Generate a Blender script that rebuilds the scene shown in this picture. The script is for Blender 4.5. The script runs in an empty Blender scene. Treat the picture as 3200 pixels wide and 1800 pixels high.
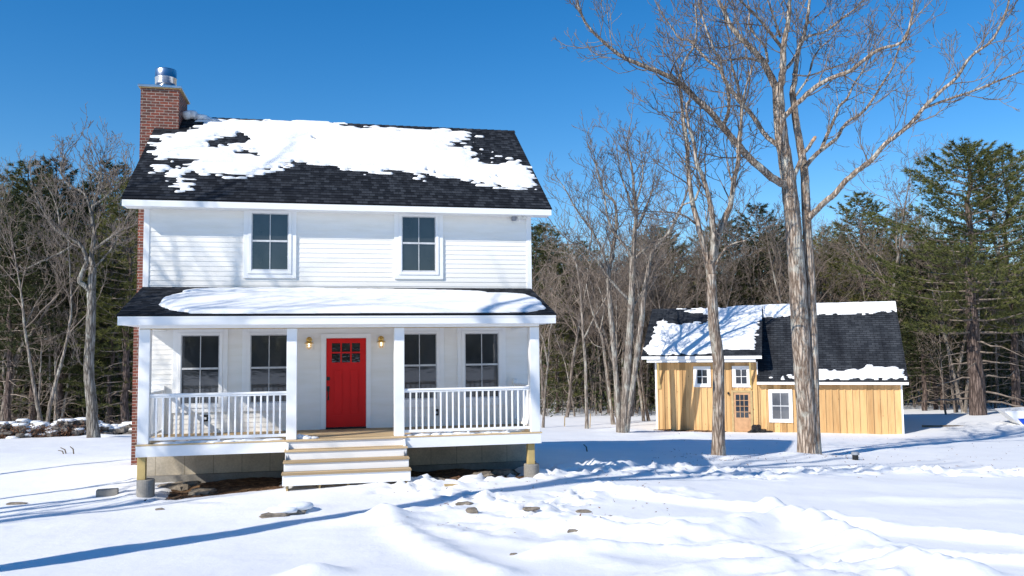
import bpy, math, random
import numpy as np
from mathutils import Matrix, Vector

S = bpy.context.scene
COL = S.collection
rng = np.random.default_rng(7)
random.seed(7)

# ------------------------------------------------------------------ camera
CX, CY, CZ = 4.007, -20.303, 1.822
YAW, PITCH, ROLL, FPX = 0.213, 0.070, 0.011, 2670.0
CAM = np.array([CX, CY, CZ])


def ray(u, v):
    c, s = math.cos(ROLL), math.sin(ROLL)
    a, b = u - 1600, v - 900
    u0, v0 = a * c - b * s, a * s + b * c
    x, z, y = u0 / FPX, -v0 / FPX, 1.0
    c, s = math.cos(PITCH), math.sin(PITCH)
    y, z = y * c - z * s, y * s + z * c
    c, s = math.cos(YAW), math.sin(YAW)
    return np.array([x * c + y * s, -x * s + y * c, z])


def at_y(u, v, Y):
    d = ray(u, v)
    return CAM + d * (Y - CY) / d[1]


def at_depth(u, v, D):
    return CAM + ray(u, v) * D


def depth_of(P):
    fwd = np.array([math.sin(YAW) * math.cos(PITCH), math.cos(YAW) * math.cos(PITCH), math.sin(PITCH)])
    return float((np.array(P) - CAM) @ fwd)


def plane_hit(u, v, P, n):
    d = ray(u, v)
    return CAM + d * ((np.array(P) - CAM) @ n) / (d @ n)


K = 1.24224                                   # size of the photo over the size it was measured at


def make_camera():
    cd = bpy.data.cameras.new('camera')
    cam = bpy.data.objects.new('camera', cd)
    COL.objects.link(cam)
    sy, cy, sp, cp = math.sin(YAW), math.cos(YAW), math.sin(PITCH), math.cos(PITCH)
    f = Vector((sy * cp, cy * cp, sp))
    r0 = Vector((cy, -sy, 0))
    u0 = r0.cross(f)
    c, s = math.cos(ROLL), math.sin(ROLL)
    r = r0 * c - u0 * s
    u = u0 * c + r0 * s
    cam.matrix_world = Matrix(((r.x, u.x, -f.x, CX), (r.y, u.y, -f.y, CY), (r.z, u.z, -f.z, CZ), (0, 0, 0, 1)))
    cd.sensor_width = 36
    cd.lens = 36 * FPX / 3200
    cd.clip_end = 3000
    S.camera = cam


make_camera()

# ------------------------------------------------------------------ light
SUNL = np.array([1.78, 1.0, -1.40])
w = bpy.data.worlds.new('World')
S.world = w
w.use_nodes = True
nt = w.node_tree
bg = nt.nodes['Background']
sky = nt.nodes.new('ShaderNodeTexSky')
sky.sky_type = 'NISHITA'
sky.sun_disc = False
SUN_EL = math.atan2(-SUNL[2], math.hypot(SUNL[0], SUNL[1]))
SUN_AZ = math.atan2(-SUNL[0], -SUNL[1])
sky.sun_elevation = SUN_EL
sky.sun_rotation = SUN_AZ
sky.air_density = 1.0
sky.dust_density = 0.0
sky.ozone_density = 3.0
sky.altitude = 300
hs = nt.nodes.new('ShaderNodeHueSaturation')
hs.inputs['Saturation'].default_value = 1.39
hs.inputs['Hue'].default_value = 0.503
nt.links.new(sky.outputs[0], hs.inputs['Color'])
nt.links.new(hs.outputs[0], bg.inputs[0])
bg.inputs[1].default_value = 0.14
sd = bpy.data.lights.new('sun', 'SUN')
sd.energy = 5.0
sd.angle = math.radians(0.5)
sd.color = (1.0, 0.94, 0.84)
so = bpy.data.objects.new('sun', sd)
COL.objects.link(so)
so.rotation_euler = Vector(SUNL).to_track_quat('-Z', 'Y').to_euler()
so.location = (-30, -40, 40)
S.view_settings.view_transform = 'Standard'
S.view_settings.look = 'None'
S.view_settings.exposure = 0.11
S.view_settings.gamma = 1.0

# ------------------------------------------------------------------ materials


class NM:
    def __init__(self, name, rough=0.6, spec=0.3):
        self.m = bpy.data.materials.new(name)
        self.m.use_nodes = True
        self.t = self.m.node_tree
        self.b = self.t.nodes['Principled BSDF']
        self.b.inputs['Roughness'].default_value = rough
        self.b.inputs['Specular IOR Level'].default_value = spec

    def n(self, typ, **kw):
        x = self.t.nodes.new(typ)
        for k, v in kw.items():
            setattr(x, k, v)
        return x

    def l(self, a, b):
        self.t.links.new(a, b)

    def coord(self, scale=(1, 1, 1), kind='Object'):
        tc = self.n('ShaderNodeTexCoord')
        mp = self.n('ShaderNodeMapping')
        mp.inputs['Scale'].default_value = scale
        self.l(tc.outputs[kind], mp.inputs['Vector'])
        return mp.outputs[0]

    def noise(self, vec, scale, detail=4, rough=0.55):
        x = self.n('ShaderNodeTexNoise')
        x.inputs['Scale'].default_value = scale
        x.inputs['Detail'].default_value = detail
        x.inputs['Roughness'].default_value = rough
        self.l(vec, x.inputs['Vector'])
        return x.outputs[0]

    def ramp(self, fac, stops):
        r = self.n('ShaderNodeValToRGB')
        e = r.color_ramp.elements
        while len(e) < len(stops):
            e.new(0.5)
        for k, (p, c) in enumerate(stops):
            e[k].position = p
            e[k].color = (*c, 1) if len(c) == 3 else c
        self.l(fac, r.inputs[0])
        return r.outputs[0]

    def mix(self, fac, a, b, mode='MIX'):
        x = self.n('ShaderNodeMix', data_type='RGBA', blend_type=mode)
        for s, v in ((0, fac), (6, a), (7, b)):
            if hasattr(v, 'links') or hasattr(v, 'is_linked'):
                self.l(v, x.inputs[s])
            elif s == 0:
                x.inputs[0].default_value = v
            else:
                x.inputs[s].default_value = (*v, 1)
        return x.outputs[2]

    def color(self, c):
        if isinstance(c, tuple):
            self.b.inputs['Base Color'].default_value = (*c, 1)
        else:
            self.l(c, self.b.inputs['Base Color'])
        return self

    def bump(self, h, strength=0.3, dist=0.01):
        x = self.n('ShaderNodeBump')
        x.inputs['Strength'].default_value = strength
        x.inputs['Distance'].default_value = dist
        self.l(h, x.inputs['Height'])
        self.l(x.outputs[0], self.b.inputs['Normal'])
        return self

    def sep(self, vec):
        x = self.n('ShaderNodeSeparateXYZ')
        self.l(vec, x.inputs[0])
        return x.outputs

    def comb(self, x=None, y=None, z=None):
        c = self.n('ShaderNodeCombineXYZ')
        for k, v in enumerate((x, y, z)):
            if v is not None:
                if hasattr(v, 'is_linked'):
                    self.l(v, c.inputs[k])
                else:
                    c.inputs[k].default_value = v
        return c.outputs[0]

    def math(self, op, a, b=None):
        x = self.n('ShaderNodeMath', operation=op)
        for k, v in enumerate((a, b)):
            if v is None:
                continue
            if hasattr(v, 'is_linked'):
                self.l(v, x.inputs[k])
            else:
                x.inputs[k].default_value = v
        return x.outputs[0]


def snow_mat():
    k = NM('snow', 0.65, 0.25)
    v = k.coord()
    a = k.noise(v, 0.6, 3)
    k.color(k.ramp(a, [(0.3, (0.83, 0.835, 0.85)), (0.7, (0.88, 0.885, 0.89))]))
    n1 = k.noise(v, 9, 6, 0.6)
    n2 = k.noise(v, 60, 3, 0.6)
    h = k.math('ADD', n1, k.math('MULTIPLY', n2, 0.25))
    k.bump(h, 0.3, 0.03)
    return k.m


def white_mat(name, c=(0.80, 0.80, 0.795), dirt=0.10):
    k = NM(name, 0.45, 0.35)
    v = k.coord((0.5, 0.5, 3))
    a = k.noise(v, 2.2, 5)
    d = tuple(x * (1 - dirt * f) for x, f in zip(c, (0.8, 1.0, 1.5)))
    k.color(k.ramp(a, [(0.38, c), (0.75, d)]))
    k.bump(k.noise(k.coord((1, 1, 12)), 14, 3), 0.08, 0.004)
    return k.m


def shingle_mat():
    k = NM('shingle', 0.85, 0.2)
    v = k.coord()
    b = k.n('ShaderNodeTexBrick')
    k.l(v, b.inputs['Vector'])
    b.offset = 0.43
    b.inputs['Scale'].default_value = 1
    b.inputs['Brick Width'].default_value = 0.125
    b.inputs['Row Height'].default_value = 0.14
    b.inputs['Mortar Size'].default_value = 0.004
    b.inputs['Color1'].default_value = (0.009, 0.011, 0.015, 1)
    b.inputs['Color2'].default_value = (0.050, 0.056, 0.066, 1)
    b.inputs['Mortar'].default_value = (0.008, 0.009, 0.012, 1)
    b.inputs['Bias'].default_value = -0.25
    big = k.noise(v, 0.9, 3)
    grit = k.noise(v, 90, 2)
    c = k.mix(1.0, b.outputs[0], k.ramp(big, [(0.3, (0.75, 0.75, 0.78)), (0.7, (1.25, 1.25, 1.25))]), 'MULTIPLY')
    c = k.mix(1.0, c, k.ramp(grit, [(0.3, (0.7, 0.7, 0.7)), (0.7, (1.3, 1.3, 1.3))]), 'MULTIPLY')
    k.color(c)
    k.bump(k.math('ADD', b.outputs[1], k.math('MULTIPLY', grit, -0.5)), 0.4, 0.006)
    k.t.nodes['Bump'].invert = True
    return k.m


def barn_shingle_mat():
    k = NM('barn_shingle', 0.85, 0.2)
    v = k.coord()
    b = k.n('ShaderNodeTexBrick')
    k.l(v, b.inputs['Vector'])
    b.offset = 0.5
    b.inputs['Scale'].default_value = 1
    b.inputs['Brick Width'].default_value = 0.33
    b.inputs['Row Height'].default_value = 0.15
    b.inputs['Mortar Size'].default_value = 0.012
    b.inputs['Color1'].default_value = (0.020, 0.023, 0.028, 1)
    b.inputs['Color2'].default_value = (0.046, 0.050, 0.056, 1)
    b.inputs['Mortar'].default_value = (0.010, 0.012, 0.015, 1)
    streak = k.noise(k.coord((1.2, 0.3, 1)), 1.6, 4)
    c = k.mix(1.0, b.outputs[0], k.ramp(streak, [(0.35, (0.5, 0.52, 0.58)), (0.65, (1.3, 1.32, 1.36))]), 'MULTIPLY')
    k.color(c)
    k.bump(b.outputs[1], 0.5, 0.008)
    k.t.nodes['Bump'].invert = True
    return k.m


def brick_mat():
    k = NM('brick', 0.85, 0.2)
    s = k.sep(k.coord())
    v = k.comb(k.math('ADD', s[0], s[1]), s[2], 0.0)
    b = k.n('ShaderNodeTexBrick')
    k.l(v, b.inputs['Vector'])
    b.inputs['Scale'].default_value = 1
    b.inputs['Brick Width'].default_value = 0.215
    b.inputs['Row Height'].default_value = 0.075
    b.inputs['Mortar Size'].default_value = 0.006
    b.inputs['Mortar Smooth'].default_value = 0.1
    b.inputs['Color1'].default_value = (0.215, 0.064, 0.043, 1)
    b.inputs['Color2'].default_value = (0.10, 0.048, 0.04, 1)
    b.inputs['Mortar'].default_value = (0.36, 0.32, 0.29, 1)
    n = k.noise(v, 14, 5)
    c = k.mix(1.0, b.outputs[0], k.ramp(n, [(0.3, (0.72, 0.72, 0.74)), (0.72, (1.3, 1.28, 1.25))]), 'MULTIPLY')
    k.color(c)
    k.bump(k.math('SUBTRACT', k.math('MULTIPLY', n, 0.4), b.outputs[1]), 0.7, 0.012)
    return k.m


def wood_mat(name, c0, c1, axis=0, board=0.14, dark=(0.6, 0.5, 0.4)):
    """planks along one axis; every plank has a tone, grain and knots of its own"""
    k = NM(name, 0.7, 0.25)
    s = k.sep(k.coord())
    cross = {0: s[1], 1: s[0], 2: s[0]}[axis]
    idx = k.math('FLOOR', k.math('DIVIDE', cross, board))
    wn = k.n('ShaderNodeTexWhiteNoise', noise_dimensions='1D')
    k.l(idx, wn.inputs['W'])
    sc = [14, 14, 14]
    sc[axis] = 0.9
    off = k.n('ShaderNodeVectorMath', operation='ADD')
    k.l(k.coord(tuple(sc)), off.inputs[0])
    k.l(k.comb(0.0, 0.0, k.math('MULTIPLY', idx, 3.7)) if axis != 2 else k.comb(0.0, k.math('MULTIPLY', idx, 3.7), 0.0), off.inputs[1])
    g = k.noise(off.outputs[0], 1.6, 6, 0.65)
    c = k.mix(g, c0, c1)
    c = k.mix(1.0, c, k.ramp(wn.outputs[0], [(0.0, (0.62, 0.58, 0.54)), (0.5, (0.95, 0.93, 0.91)), (1.0, (1.16, 1.13, 1.1))]), 'MULTIPLY')
    return k, c, off.outputs[0]


def deck_mat():
    k, c, v = wood_mat('deck_wood', (0.64, 0.50, 0.31), (0.50, 0.36, 0.20), 0, 0.14)
    k.color(c)
    return k.m


def barn_board_mat():
    k, c, v = wood_mat('barn_board', (0.80, 0.53, 0.26), (0.56, 0.345, 0.15), 2, 0.305)
    vo = k.n('ShaderNodeTexVoronoi')
    vo.inputs['Scale'].default_value = 2.6
    k.l(k.coord((1.6, 1, 0.9)), vo.inputs['Vector'])
    knot = k.ramp(vo.outputs['Distance'], [(0.035, (0.25, 0.13, 0.06)), (0.09, (1, 1, 1))])
    c = k.mix(1.0, c, knot, 'MULTIPLY')
    st = k.noise(k.coord((3.3, 1, 0.5)), 1.3, 4)
    c = k.mix(1.0, c, k.ramp(st, [(0.52, (1, 1, 1)), (0.75, (0.76, 0.70, 0.64))]), 'MULTIPLY')
    k.color(c)
    return k.m


def concrete_mat(name, c=(0.40, 0.36, 0.30), forms=False):
    k = NM(name, 0.9, 0.15)
    v = k.coord()
    n = k.noise(v, 2.0, 6)
    m = k.noise(v, 25, 4)
    col = k.mix(1.0, k.ramp(n, [(0.3, tuple(x * 0.8 for x in c)), (0.7, tuple(x * 1.12 for x in c))]),
                k.ramp(m, [(0.35, (0.88, 0.88, 0.88)), (0.7, (1.08, 1.08, 1.08))]), 'MULTIPLY')
    if forms:
        s = k.sep(v)
        fr = k.math('FRACT', k.math('DIVIDE', s[0], 0.61))
        ln = k.ramp(k.math('ABSOLUTE', k.math('SUBTRACT', fr, 0.5)), [(0.007, (0.6, 0.58, 0.55)), (0.016, (1, 1, 1))])
        col = k.mix(1.0, col, ln, 'MULTIPLY')
    k.color(col)
    k.bump(m, 0.3, 0.006)
    return k.m


def soil_mat():
    k = NM('soil', 0.95, 0.1)
    v = k.coord()
    n = k.noise(v, 5, 8, 0.7)
    m = k.noise(v, 32, 4, 0.7)
    c = k.ramp(n, [(0.30, (0.045, 0.03, 0.02)), (0.5, (0.14, 0.085, 0.05)), (0.62, (0.26, 0.17, 0.10)), (0.75, (0.10, 0.09, 0.085))])
    c = k.mix(1.0, c, k.ramp(m, [(0.3, (0.6, 0.6, 0.6)), (0.7, (1.5, 1.45, 1.4))]), 'MULTIPLY')
    k.color(c)
    k.bump(k.math('ADD', n, m), 0.9, 0.03)
    return k.m


def rock_mat(name='rock', c0=(0.10, 0.085, 0.07), c1=(0.33, 0.28, 0.22)):
    k = NM(name, 0.9, 0.2)
    v = k.coord()
    n = k.noise(v, 9, 6, 0.65)
    k.color(k.ramp(n, [(0.3, c0), (0.7, c1)]))
    k.bump(n, 0.6, 0.02)
    return k.m


def bark_mat(name, c0, c1, lichen=(0.36, 0.37, 0.32), furrow=7.0, lich=0.6):
    k = NM(name, 0.9, 0.12)
    v = k.coord((furrow, furrow, furrow * 0.13))
    wv = k.n('ShaderNodeTexVoronoi', feature='DISTANCE_TO_EDGE')
    wv.inputs['Scale'].default_value = 1.6
    nz = k.n('ShaderNodeTexNoise')
    nz.inputs['Scale'].default_value = 2.0
    k.l(v, nz.inputs['Vector'])
    vm = k.n('ShaderNodeMix', data_type='VECTOR')
    vm.inputs[0].default_value = 0.38
    k.l(v, vm.inputs[4])
    k.l(nz.outputs[1], vm.inputs[5])
    k.l(vm.outputs[1], wv.inputs['Vector'])
    fac = k.ramp(wv.outputs['Distance'], [(0.0, (0.0,) * 3), (0.28, (1.0,) * 3)])
    fine = k.noise(k.coord((1, 1, 0.3)), 30, 4)
    c = k.mix(fac, c0, c1)
    c = k.mix(1.0, c, k.ramp(fine, [(0.3, (0.72,) * 3), (0.7, (1.25,) * 3)]), 'MULTIPLY')
    ln = k.noise(k.coord((1, 1, 0.6)), 2.6, 5, 0.7)
    c = k.mix(k.ramp(ln, [(lich - 0.06, (0,) * 3), (lich + 0.08, (0.75,) * 3)]), c, lichen)
    k.color(c)
    k.bump(fac, 0.9, 0.03)
    return k.m


def twig_mat(name, c0, c1):
    k = NM(name, 0.85, 0.15)
    n = k.noise(k.coord(), 1.4, 4, 0.7)
    oi = k.n('ShaderNodeObjectInfo')
    c = k.ramp(n, [(0.35, c0), (0.65, c1)])
    c = k.mix(1.0, c, k.ramp(oi.outputs['Random'], [(0, (0.75, 0.75, 0.75)), (1, (1.2, 1.17, 1.12))]), 'MULTIPLY')
    k.color(c)
    return k.m


def needle_mat(name, c0, c1, brown=(0.075, 0.055, 0.028)):
    k = NM(name, 0.6, 0.25)
    n = k.noise(k.coord(), 0.9, 4, 0.7)
    f = k.noise(k.coord(), 6.0, 2, 0.7)
    oi = k.n('ShaderNodeObjectInfo')
    c = k.ramp(n, [(0.30, c0), (0.62, c1)])
    c = k.mix(k.ramp(f, [(0.58, (0,) * 3), (0.75, (0.7,) * 3)]), c, brown)
    c = k.mix(1.0, c, k.ramp(oi.outputs['Random'], [(0, (0.75, 0.8, 0.85)), (1, (1.25, 1.15, 0.95))]), 'MULTIPLY')
    k.color(c)
    return k.m


def plain(name, c, rough=0.5, metal=0.0, spec=0.4, var=0.15, scale=8):
    k = NM(name, rough, spec)
    n = k.noise(k.coord(), scale, 4)
    k.color(k.ramp(n, [(0.3, tuple(x * (1 - var) for x in c)), (0.7, tuple(min(1, x * (1 + var)) for x in c))]))
    k.b.inputs['Metallic'].default_value = metal
    return k.m


def glass_mat(name, c=(0.016, 0.019, 0.023), wave=0.0):
    k = NM(name, 0.04, 1.0)
    n = k.noise(k.coord((1, 1, 0.6)), 1.3, 3)
    k.color(k.ramp(n, [(0.35, tuple(x * 0.75 for x in c)), (0.7, tuple(x * 1.35 for x in c))]))
    if wave:
        k.bump(k.noise(k.coord((1, 1, 2.5)), 5, 2), wave, 0.01)
    return k.m


M = dict(
    snow=snow_mat(), siding=white_mat('siding_paint', (0.88, 0.86, 0.825), 0.08), trim=white_mat('trim_paint', (0.87, 0.87, 0.87), 0.03),
    shingle=shingle_mat(), barn_shingle=barn_shingle_mat(), brick=brick_mat(), deck=deck_mat(), barn=barn_board_mat(),
    foundation=concrete_mat('foundation_concrete', (0.56, 0.49, 0.385), True), concrete=concrete_mat('pier_concrete', (0.30, 0.28, 0.25)),
    soil=soil_mat(), rock=rock_mat(), stone=rock_mat('field_stone', (0.06, 0.055, 0.05), (0.26, 0.23, 0.2)),
    oak=bark_mat('oak_bark', (0.14, 0.098, 0.072), (0.50, 0.41, 0.335), (0.52, 0.52, 0.46), 11, 0.58),
    maple=bark_mat('grey_bark', (0.13, 0.105, 0.088), (0.385, 0.33, 0.28), (0.46, 0.455, 0.40), 10, 0.56),
    far_bark=bark_mat('far_bark', (0.09, 0.07, 0.058), (0.28, 0.235, 0.2), (0.40, 0.39, 0.35), 9, 0.58),
    grey_dark=bark_mat('grey_dark_bark', (0.10, 0.085, 0.07), (0.32, 0.29, 0.255), (0.42, 0.43, 0.39), 11, 0.6),
    pine_bark=bark_mat('pine_bark', (0.055, 0.04, 0.035), (0.2, 0.15, 0.13), (0.28, 0.27, 0.25), 9, 0.7),
    twig=twig_mat('twig', (0.13, 0.10, 0.082), (0.36, 0.30, 0.255)), near_twig=twig_mat('near_twig', (0.085, 0.066, 0.06), (0.29, 0.25, 0.22)),
    needles=needle_mat('pine_needles', (0.020, 0.034, 0.015), (0.07, 0.082, 0.027)), needles_light=needle_mat('light_needles', (0.048, 0.064, 0.022), (0.145, 0.152, 0.045)),
    oak_leaf=plain('dead_leaf', (0.30, 0.13, 0.045), 0.8), pole_wood=plain('treated_wood', (0.50, 0.37, 0.15), 0.75, scale=3), raw_wood=plain('raw_wood', (0.46, 0.33, 0.16), 0.75),
    metal=plain('galvanised_steel', (0.62, 0.64, 0.66), 0.28, 1.0, 0.5, 0.12, 5), brass=plain('brass', (0.72, 0.45, 0.13), 0.25, 1.0, 0.5, 0.1),
    black=plain('black_iron', (0.012, 0.012, 0.013), 0.4), red=plain('red_paint', (0.64, 0.013, 0.012), 0.45, 0, 0.18, 0.06, 2),
    glass=glass_mat('window_glass', (0.034, 0.039, 0.045), wave=0.05), screen=glass_mat('screened_glass', (0.028, 0.031, 0.036)), barn_screen=glass_mat('barn_screen', (0.11, 0.115, 0.125)), door_glass=glass_mat('rippled_glass', (0.02, 0.022, 0.026), 0.25),
    fir=plain('fir_door_wood', (0.50, 0.29, 0.155), 0.5, 0, 0.3, 0.15, 5), grey_plastic=plain('grey_plastic', (0.25, 0.27, 0.31), 0.5), blue=plain('blue_paint', (0.02, 0.08, 0.55), 0.4),
    dry_leaf=plain('dry_leaves', (0.16, 0.08, 0.045), 0.9, var=0.5, scale=20), copper=plain('sash_grey', (0.55, 0.56, 0.58), 0.5),
    old_board=plain('weathered_board', (0.16, 0.12, 0.08), 0.85), soffit=white_mat('soffit_paint', (0.84, 0.84, 0.83), 0.05),
)
kk = NM('lamp_bulb', 0.2)
kk.color((0.9, 0.8, 0.6))
kk.b.inputs['Emission Color'].default_value = (1.0, 0.82, 0.5, 1)
kk.b.inputs['Emission Strength'].default_value = 2.5
M['bulb'] = kk.m
kk = NM('clear_lens', 0.15, 0.5)
kk.color((0.7, 0.7, 0.66))
M['lens'] = kk.m

# ------------------------------------------------------------------ mesh helpers


class MB:
    def __init__(self):
        self.v, self.q, self.t, self.n = [], [], [], 0

    def add(self, v, q=None, t=None):
        v = np.asarray(v, float).reshape(-1, 3)
        self.v.append(v)
        if q is not None and len(q):
            self.q.append(np.asarray(q, np.int64).reshape(-1, 4) + self.n)
        if t is not None and len(t):
            self.t.append(np.asarray(t, np.int64).reshape(-1, 3) + self.n)
        self.n += len(v)

    def box(self, x0, x1, y0, y1, z0, z1, bev=0.0, R=None):
        X, Y, Z = sorted((x0, x1)), sorted((y0, y1)), sorted((z0, z1))
        if bev <= 0:
            v = [(X[i], Y[j], Z[k]) for k in (0, 1) for j in (0, 1) for i in (0, 1)]
            q = [(0, 2, 3, 1), (4, 5, 7, 6), (0, 1, 5, 4), (2, 6, 7, 3), (0, 4, 6, 2), (1, 3, 7, 5)]
            v = np.array(v, float)
            if R is not None:
                v = v @ R[:3, :3].T + R[:3, 3]
            self.add(v, q)
        else:
            b = min(bev, 0.45 * min(X[1] - X[0], Y[1] - Y[0], Z[1] - Z[0]))
            vs, idx = [], {}
            for k in (0, 1):
                for j in (0, 1):
                    for i in (0, 1):
                        sx, sy, sz = (1, -1)[i], (1, -1)[j], (1, -1)[k]
                        for a in range(3):
                            p = [X[i], Y[j], Z[k]]
                            for c, s in enumerate((sx, sy, sz)):
                                if c != a:
                                    p[c] += s * b
                            idx[(i, j, k, a)] = len(vs)
                            vs.append(p)
            q, t = [], []
            for a in range(3):
                o = [c for c in range(3) if c != a]
                for s in (0, 1):
                    f = []
                    for (p, r) in ((0, 0), (1, 0), (1, 1), (0, 1)):
                        ijk = [0, 0, 0]
                        ijk[a] = s
                        ijk[o[0]] = p
                        ijk[o[1]] = r
                        f.append(idx[(*ijk, a)])
                    q.append(f)
            for a in range(3):
                o = [c for c in range(3) if c != a]
                for p in (0, 1):
                    for r in (0, 1):
                        e = []
                        for s in (0, 1):
                            ijk = [0, 0, 0]
                            ijk[a] = s
                            ijk[o[0]] = p
                            ijk[o[1]] = r
                            e.append((idx[(*ijk, o[0])], idx[(*ijk, o[1])]))
                        q.append((e[0][0], e[1][0], e[1][1], e[0][1]))
            for k in (0, 1):
                for j in (0, 1):
                    for i in (0, 1):
                        t.append([idx[(i, j, k, a)] for a in range(3)])
            v = np.array(vs, float)
            if R is not None:
                v = v @ R[:3, :3].T + R[:3, 3]
            self.add(v, q, t)
        return self

    def tube(self, pts, rad, n=6, cap=True, bark=0.0, seed=0):
        P = np.asarray(pts, float)
        R = np.asarray(rad, float)
        T = np.gradient(P, axis=0)
        T /= np.linalg.norm(T, axis=1, keepdims=True) + 1e-12
        up = np.array([1.0, 0, 0]) if abs(T[0][0]) < 0.8 else np.array([0, 1.0, 0])
        A = np.empty_like(P)
        a = np.cross(T[0], up)
        for i in range(len(P)):
            a = a - T[i] * (a @ T[i])
            a /= np.linalg.norm(a) + 1e-12
            A[i] = a
        B = np.cross(T, A)
        th = np.arange(n) * 2 * math.pi / n
        rr = np.repeat(R[:, None], n, 1)
        if bark:
            g = np.random.default_rng(seed)
            ph = g.uniform(0, 6.28, 6)
            zz = np.arange(len(P))[:, None]
            rr = rr * (1 + bark * (0.5 * np.sin(3 * th + ph[0] + 0.15 * zz) + 0.4 * np.sin(7 * th + ph[1] + 0.3 * zz) + 0.5 * g.normal(size=rr.shape)))
        V = P[:, None, :] + rr[:, :, None] * (np.cos(th)[None, :, None] * A[:, None, :] + np.sin(th)[None, :, None] * B[:, None, :])
        m = len(P)
        i = np.arange(m - 1)[:, None] * n
        j = np.arange(n)[None, :]
        j2 = (j + 1) % n
        q = np.stack([i + j, i + j2, i + n + j2, i + n + j], -1).reshape(-1, 4)
        V = V.reshape(-1, 3)
        if cap:
            V = np.vstack([V, P[0], P[-1]])
            c0, c1 = m * n, m * n + 1
            jj = np.arange(n)
            t = np.vstack([np.stack([np.full(n, c0), (jj + 1) % n, jj], -1), np.stack([np.full(n, c1), (m - 1) * n + jj, (m - 1) * n + (jj + 1) % n], -1)])
            self.add(V, q, t)
        else:
            self.add(V, q)
        return self

    def lathe(self, prof, cx=0, cy=0, n=24):
        """prof: (radius, z) pairs round a vertical axis"""
        th = np.arange(n) * 2 * math.pi / n
        V = np.array([[(cx + r * math.cos(a), cy + r * math.sin(a), z) for a in th] for r, z in prof]).reshape(-1, 3)
        m = len(prof)
        i = np.arange(m - 1)[:, None] * n
        j = np.arange(n)[None, :]
        j2 = (j + 1) % n
        self.add(V, np.stack([i + j, i + j2, i + n + j2, i + n + j], -1).reshape(-1, 4))
        return self

    def blob(self, c, r, g, rough=0.25, n=10, m=7, flat_z=None):
        """an irregular stone"""
        ph = g.uniform(0, 6.28, 8)
        V = []
        for i in range(m + 1):
            la = -math.pi / 2 + math.pi * i / m
            for j in range(n):
                lo = 2 * math.pi * j / n
                d = np.array([math.cos(la) * math.cos(lo), math.cos(la) * math.sin(lo), math.sin(la)])
                k = 1 + rough * (0.5 * math.sin(2 * lo + ph[0]) * math.cos(la) + 0.4 * math.sin(3 * lo + ph[1] + la * 2) * math.cos(la) + 0.4 * math.sin(2.5 * la + ph[2]))
                k += rough * 0.3 * g.normal() * math.cos(la)
                sq = np.sign(d) * np.abs(d) ** 0.75
                V.append(np.array(c) + sq * k * np.array(r))
        i = np.arange(m)[:, None] * n
        j = np.arange(n)[None, :]
        j2 = (j + 1) % n
        self.add(V, np.stack([i + j, i + j2, i + n + j2, i + n + j], -1).reshape(-1, 4))
        return self

    def prism(self, poly, axis_vec):
        """poly: 3-D points of a planar outline, pushed along axis_vec"""
        P = np.array(poly, float)
        n = len(P)
        Q = P + np.array(axis_vec, float)
        V = np.vstack([P, Q])
        c0, c1 = P.mean(0), Q.mean(0)
        V = np.vstack([V, c0, c1])
        jj = np.arange(n)
        q = np.stack([jj, (jj + 1) % n, n + (jj + 1) % n, n + jj], -1)
        t = np.vstack([np.stack([np.full(n, 2 * n), (jj + 1) % n, jj], -1), np.stack([np.full(n, 2 * n + 1), n + jj, n + (jj + 1) % n], -1)])
        self.add(V, q, t)
        return self

    def mesh(self, name, mat, smooth=False, mats=None, midx=None):
        me = bpy.data.meshes.new(name)
        V = np.vstack(self.v) if self.v else np.zeros((0, 3))
        Q = np.vstack(self.q) if self.q else np.zeros((0, 4), np.int64)
        T = np.vstack(self.t) if self.t else np.zeros((0, 3), np.int64)
        me.vertices.add(len(V))
        me.vertices.foreach_set('co', V.astype(np.float32).ravel())
        loops = np.concatenate([Q.ravel(), T.ravel()]).astype(np.int32)
        me.loops.add(len(loops))
        me.loops.foreach_set('vertex_index', loops)
        nf = len(Q) + len(T)
        me.polygons.add(nf)
        st = np.concatenate([np.arange(len(Q)) * 4, len(Q) * 4 + np.arange(len(T)) * 3]).astype(np.int32)
        tot = np.concatenate([np.full(len(Q), 4), np.full(len(T), 3)]).astype(np.int32)
        me.polygons.foreach_set('loop_start', st)
        me.polygons.foreach_set('loop_total', tot)
        me.polygons.foreach_set('use_smooth', np.full(nf, bool(smooth)))
        me.update(calc_edges=True)
        me.validate()
        me.materials.append(mat)
        return me


def fix_normals(me):
    import bmesh
    bm = bmesh.new()
    bm.from_mesh(me)
    bmesh.ops.recalc_face_normals(bm, faces=bm.faces)
    bm.to_mesh(me)
    bm.free()


def link(name, me, parent=None, world=True, mat4=None):
    o = bpy.data.objects.new(name, me)
    COL.objects.link(o)
    if mat4 is not None:
        o.matrix_basis = mat4
    if parent is not None:
        o.parent = parent
        if world:
            p = parent
            chain = Matrix.Identity(4)
            while p is not None:
                chain = p.matrix_basis.copy() @ chain if p.parent is None else (p.matrix_parent_inverse @ p.matrix_basis) @ chain
                p = p.parent
            o.matrix_parent_inverse = chain.inverted()
    return o


def obj(name, mb, mat, parent=None, smooth=False, mat4=None, fix=True, world=True):
    me = mb.mesh(name, mat, smooth)
    if fix:
        fix_normals(me)
    return link(name, me, parent, world, mat4)


def tag(o, label=None, cat=None, group=None, kind=None):
    for k, v in (('label', label), ('category', cat), ('group', group), ('kind', kind)):
        if v:
            o[k] = v
    return o


def thing(name, loc, label, cat, group=None, rz=0.0):
    o = bpy.data.objects.new(name, None)
    COL.objects.link(o)
    o.empty_display_size = 0.3
    o.location = tuple(loc)
    o.rotation_euler = (0, 0, rz)
    return tag(o, label, cat, group)


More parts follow.
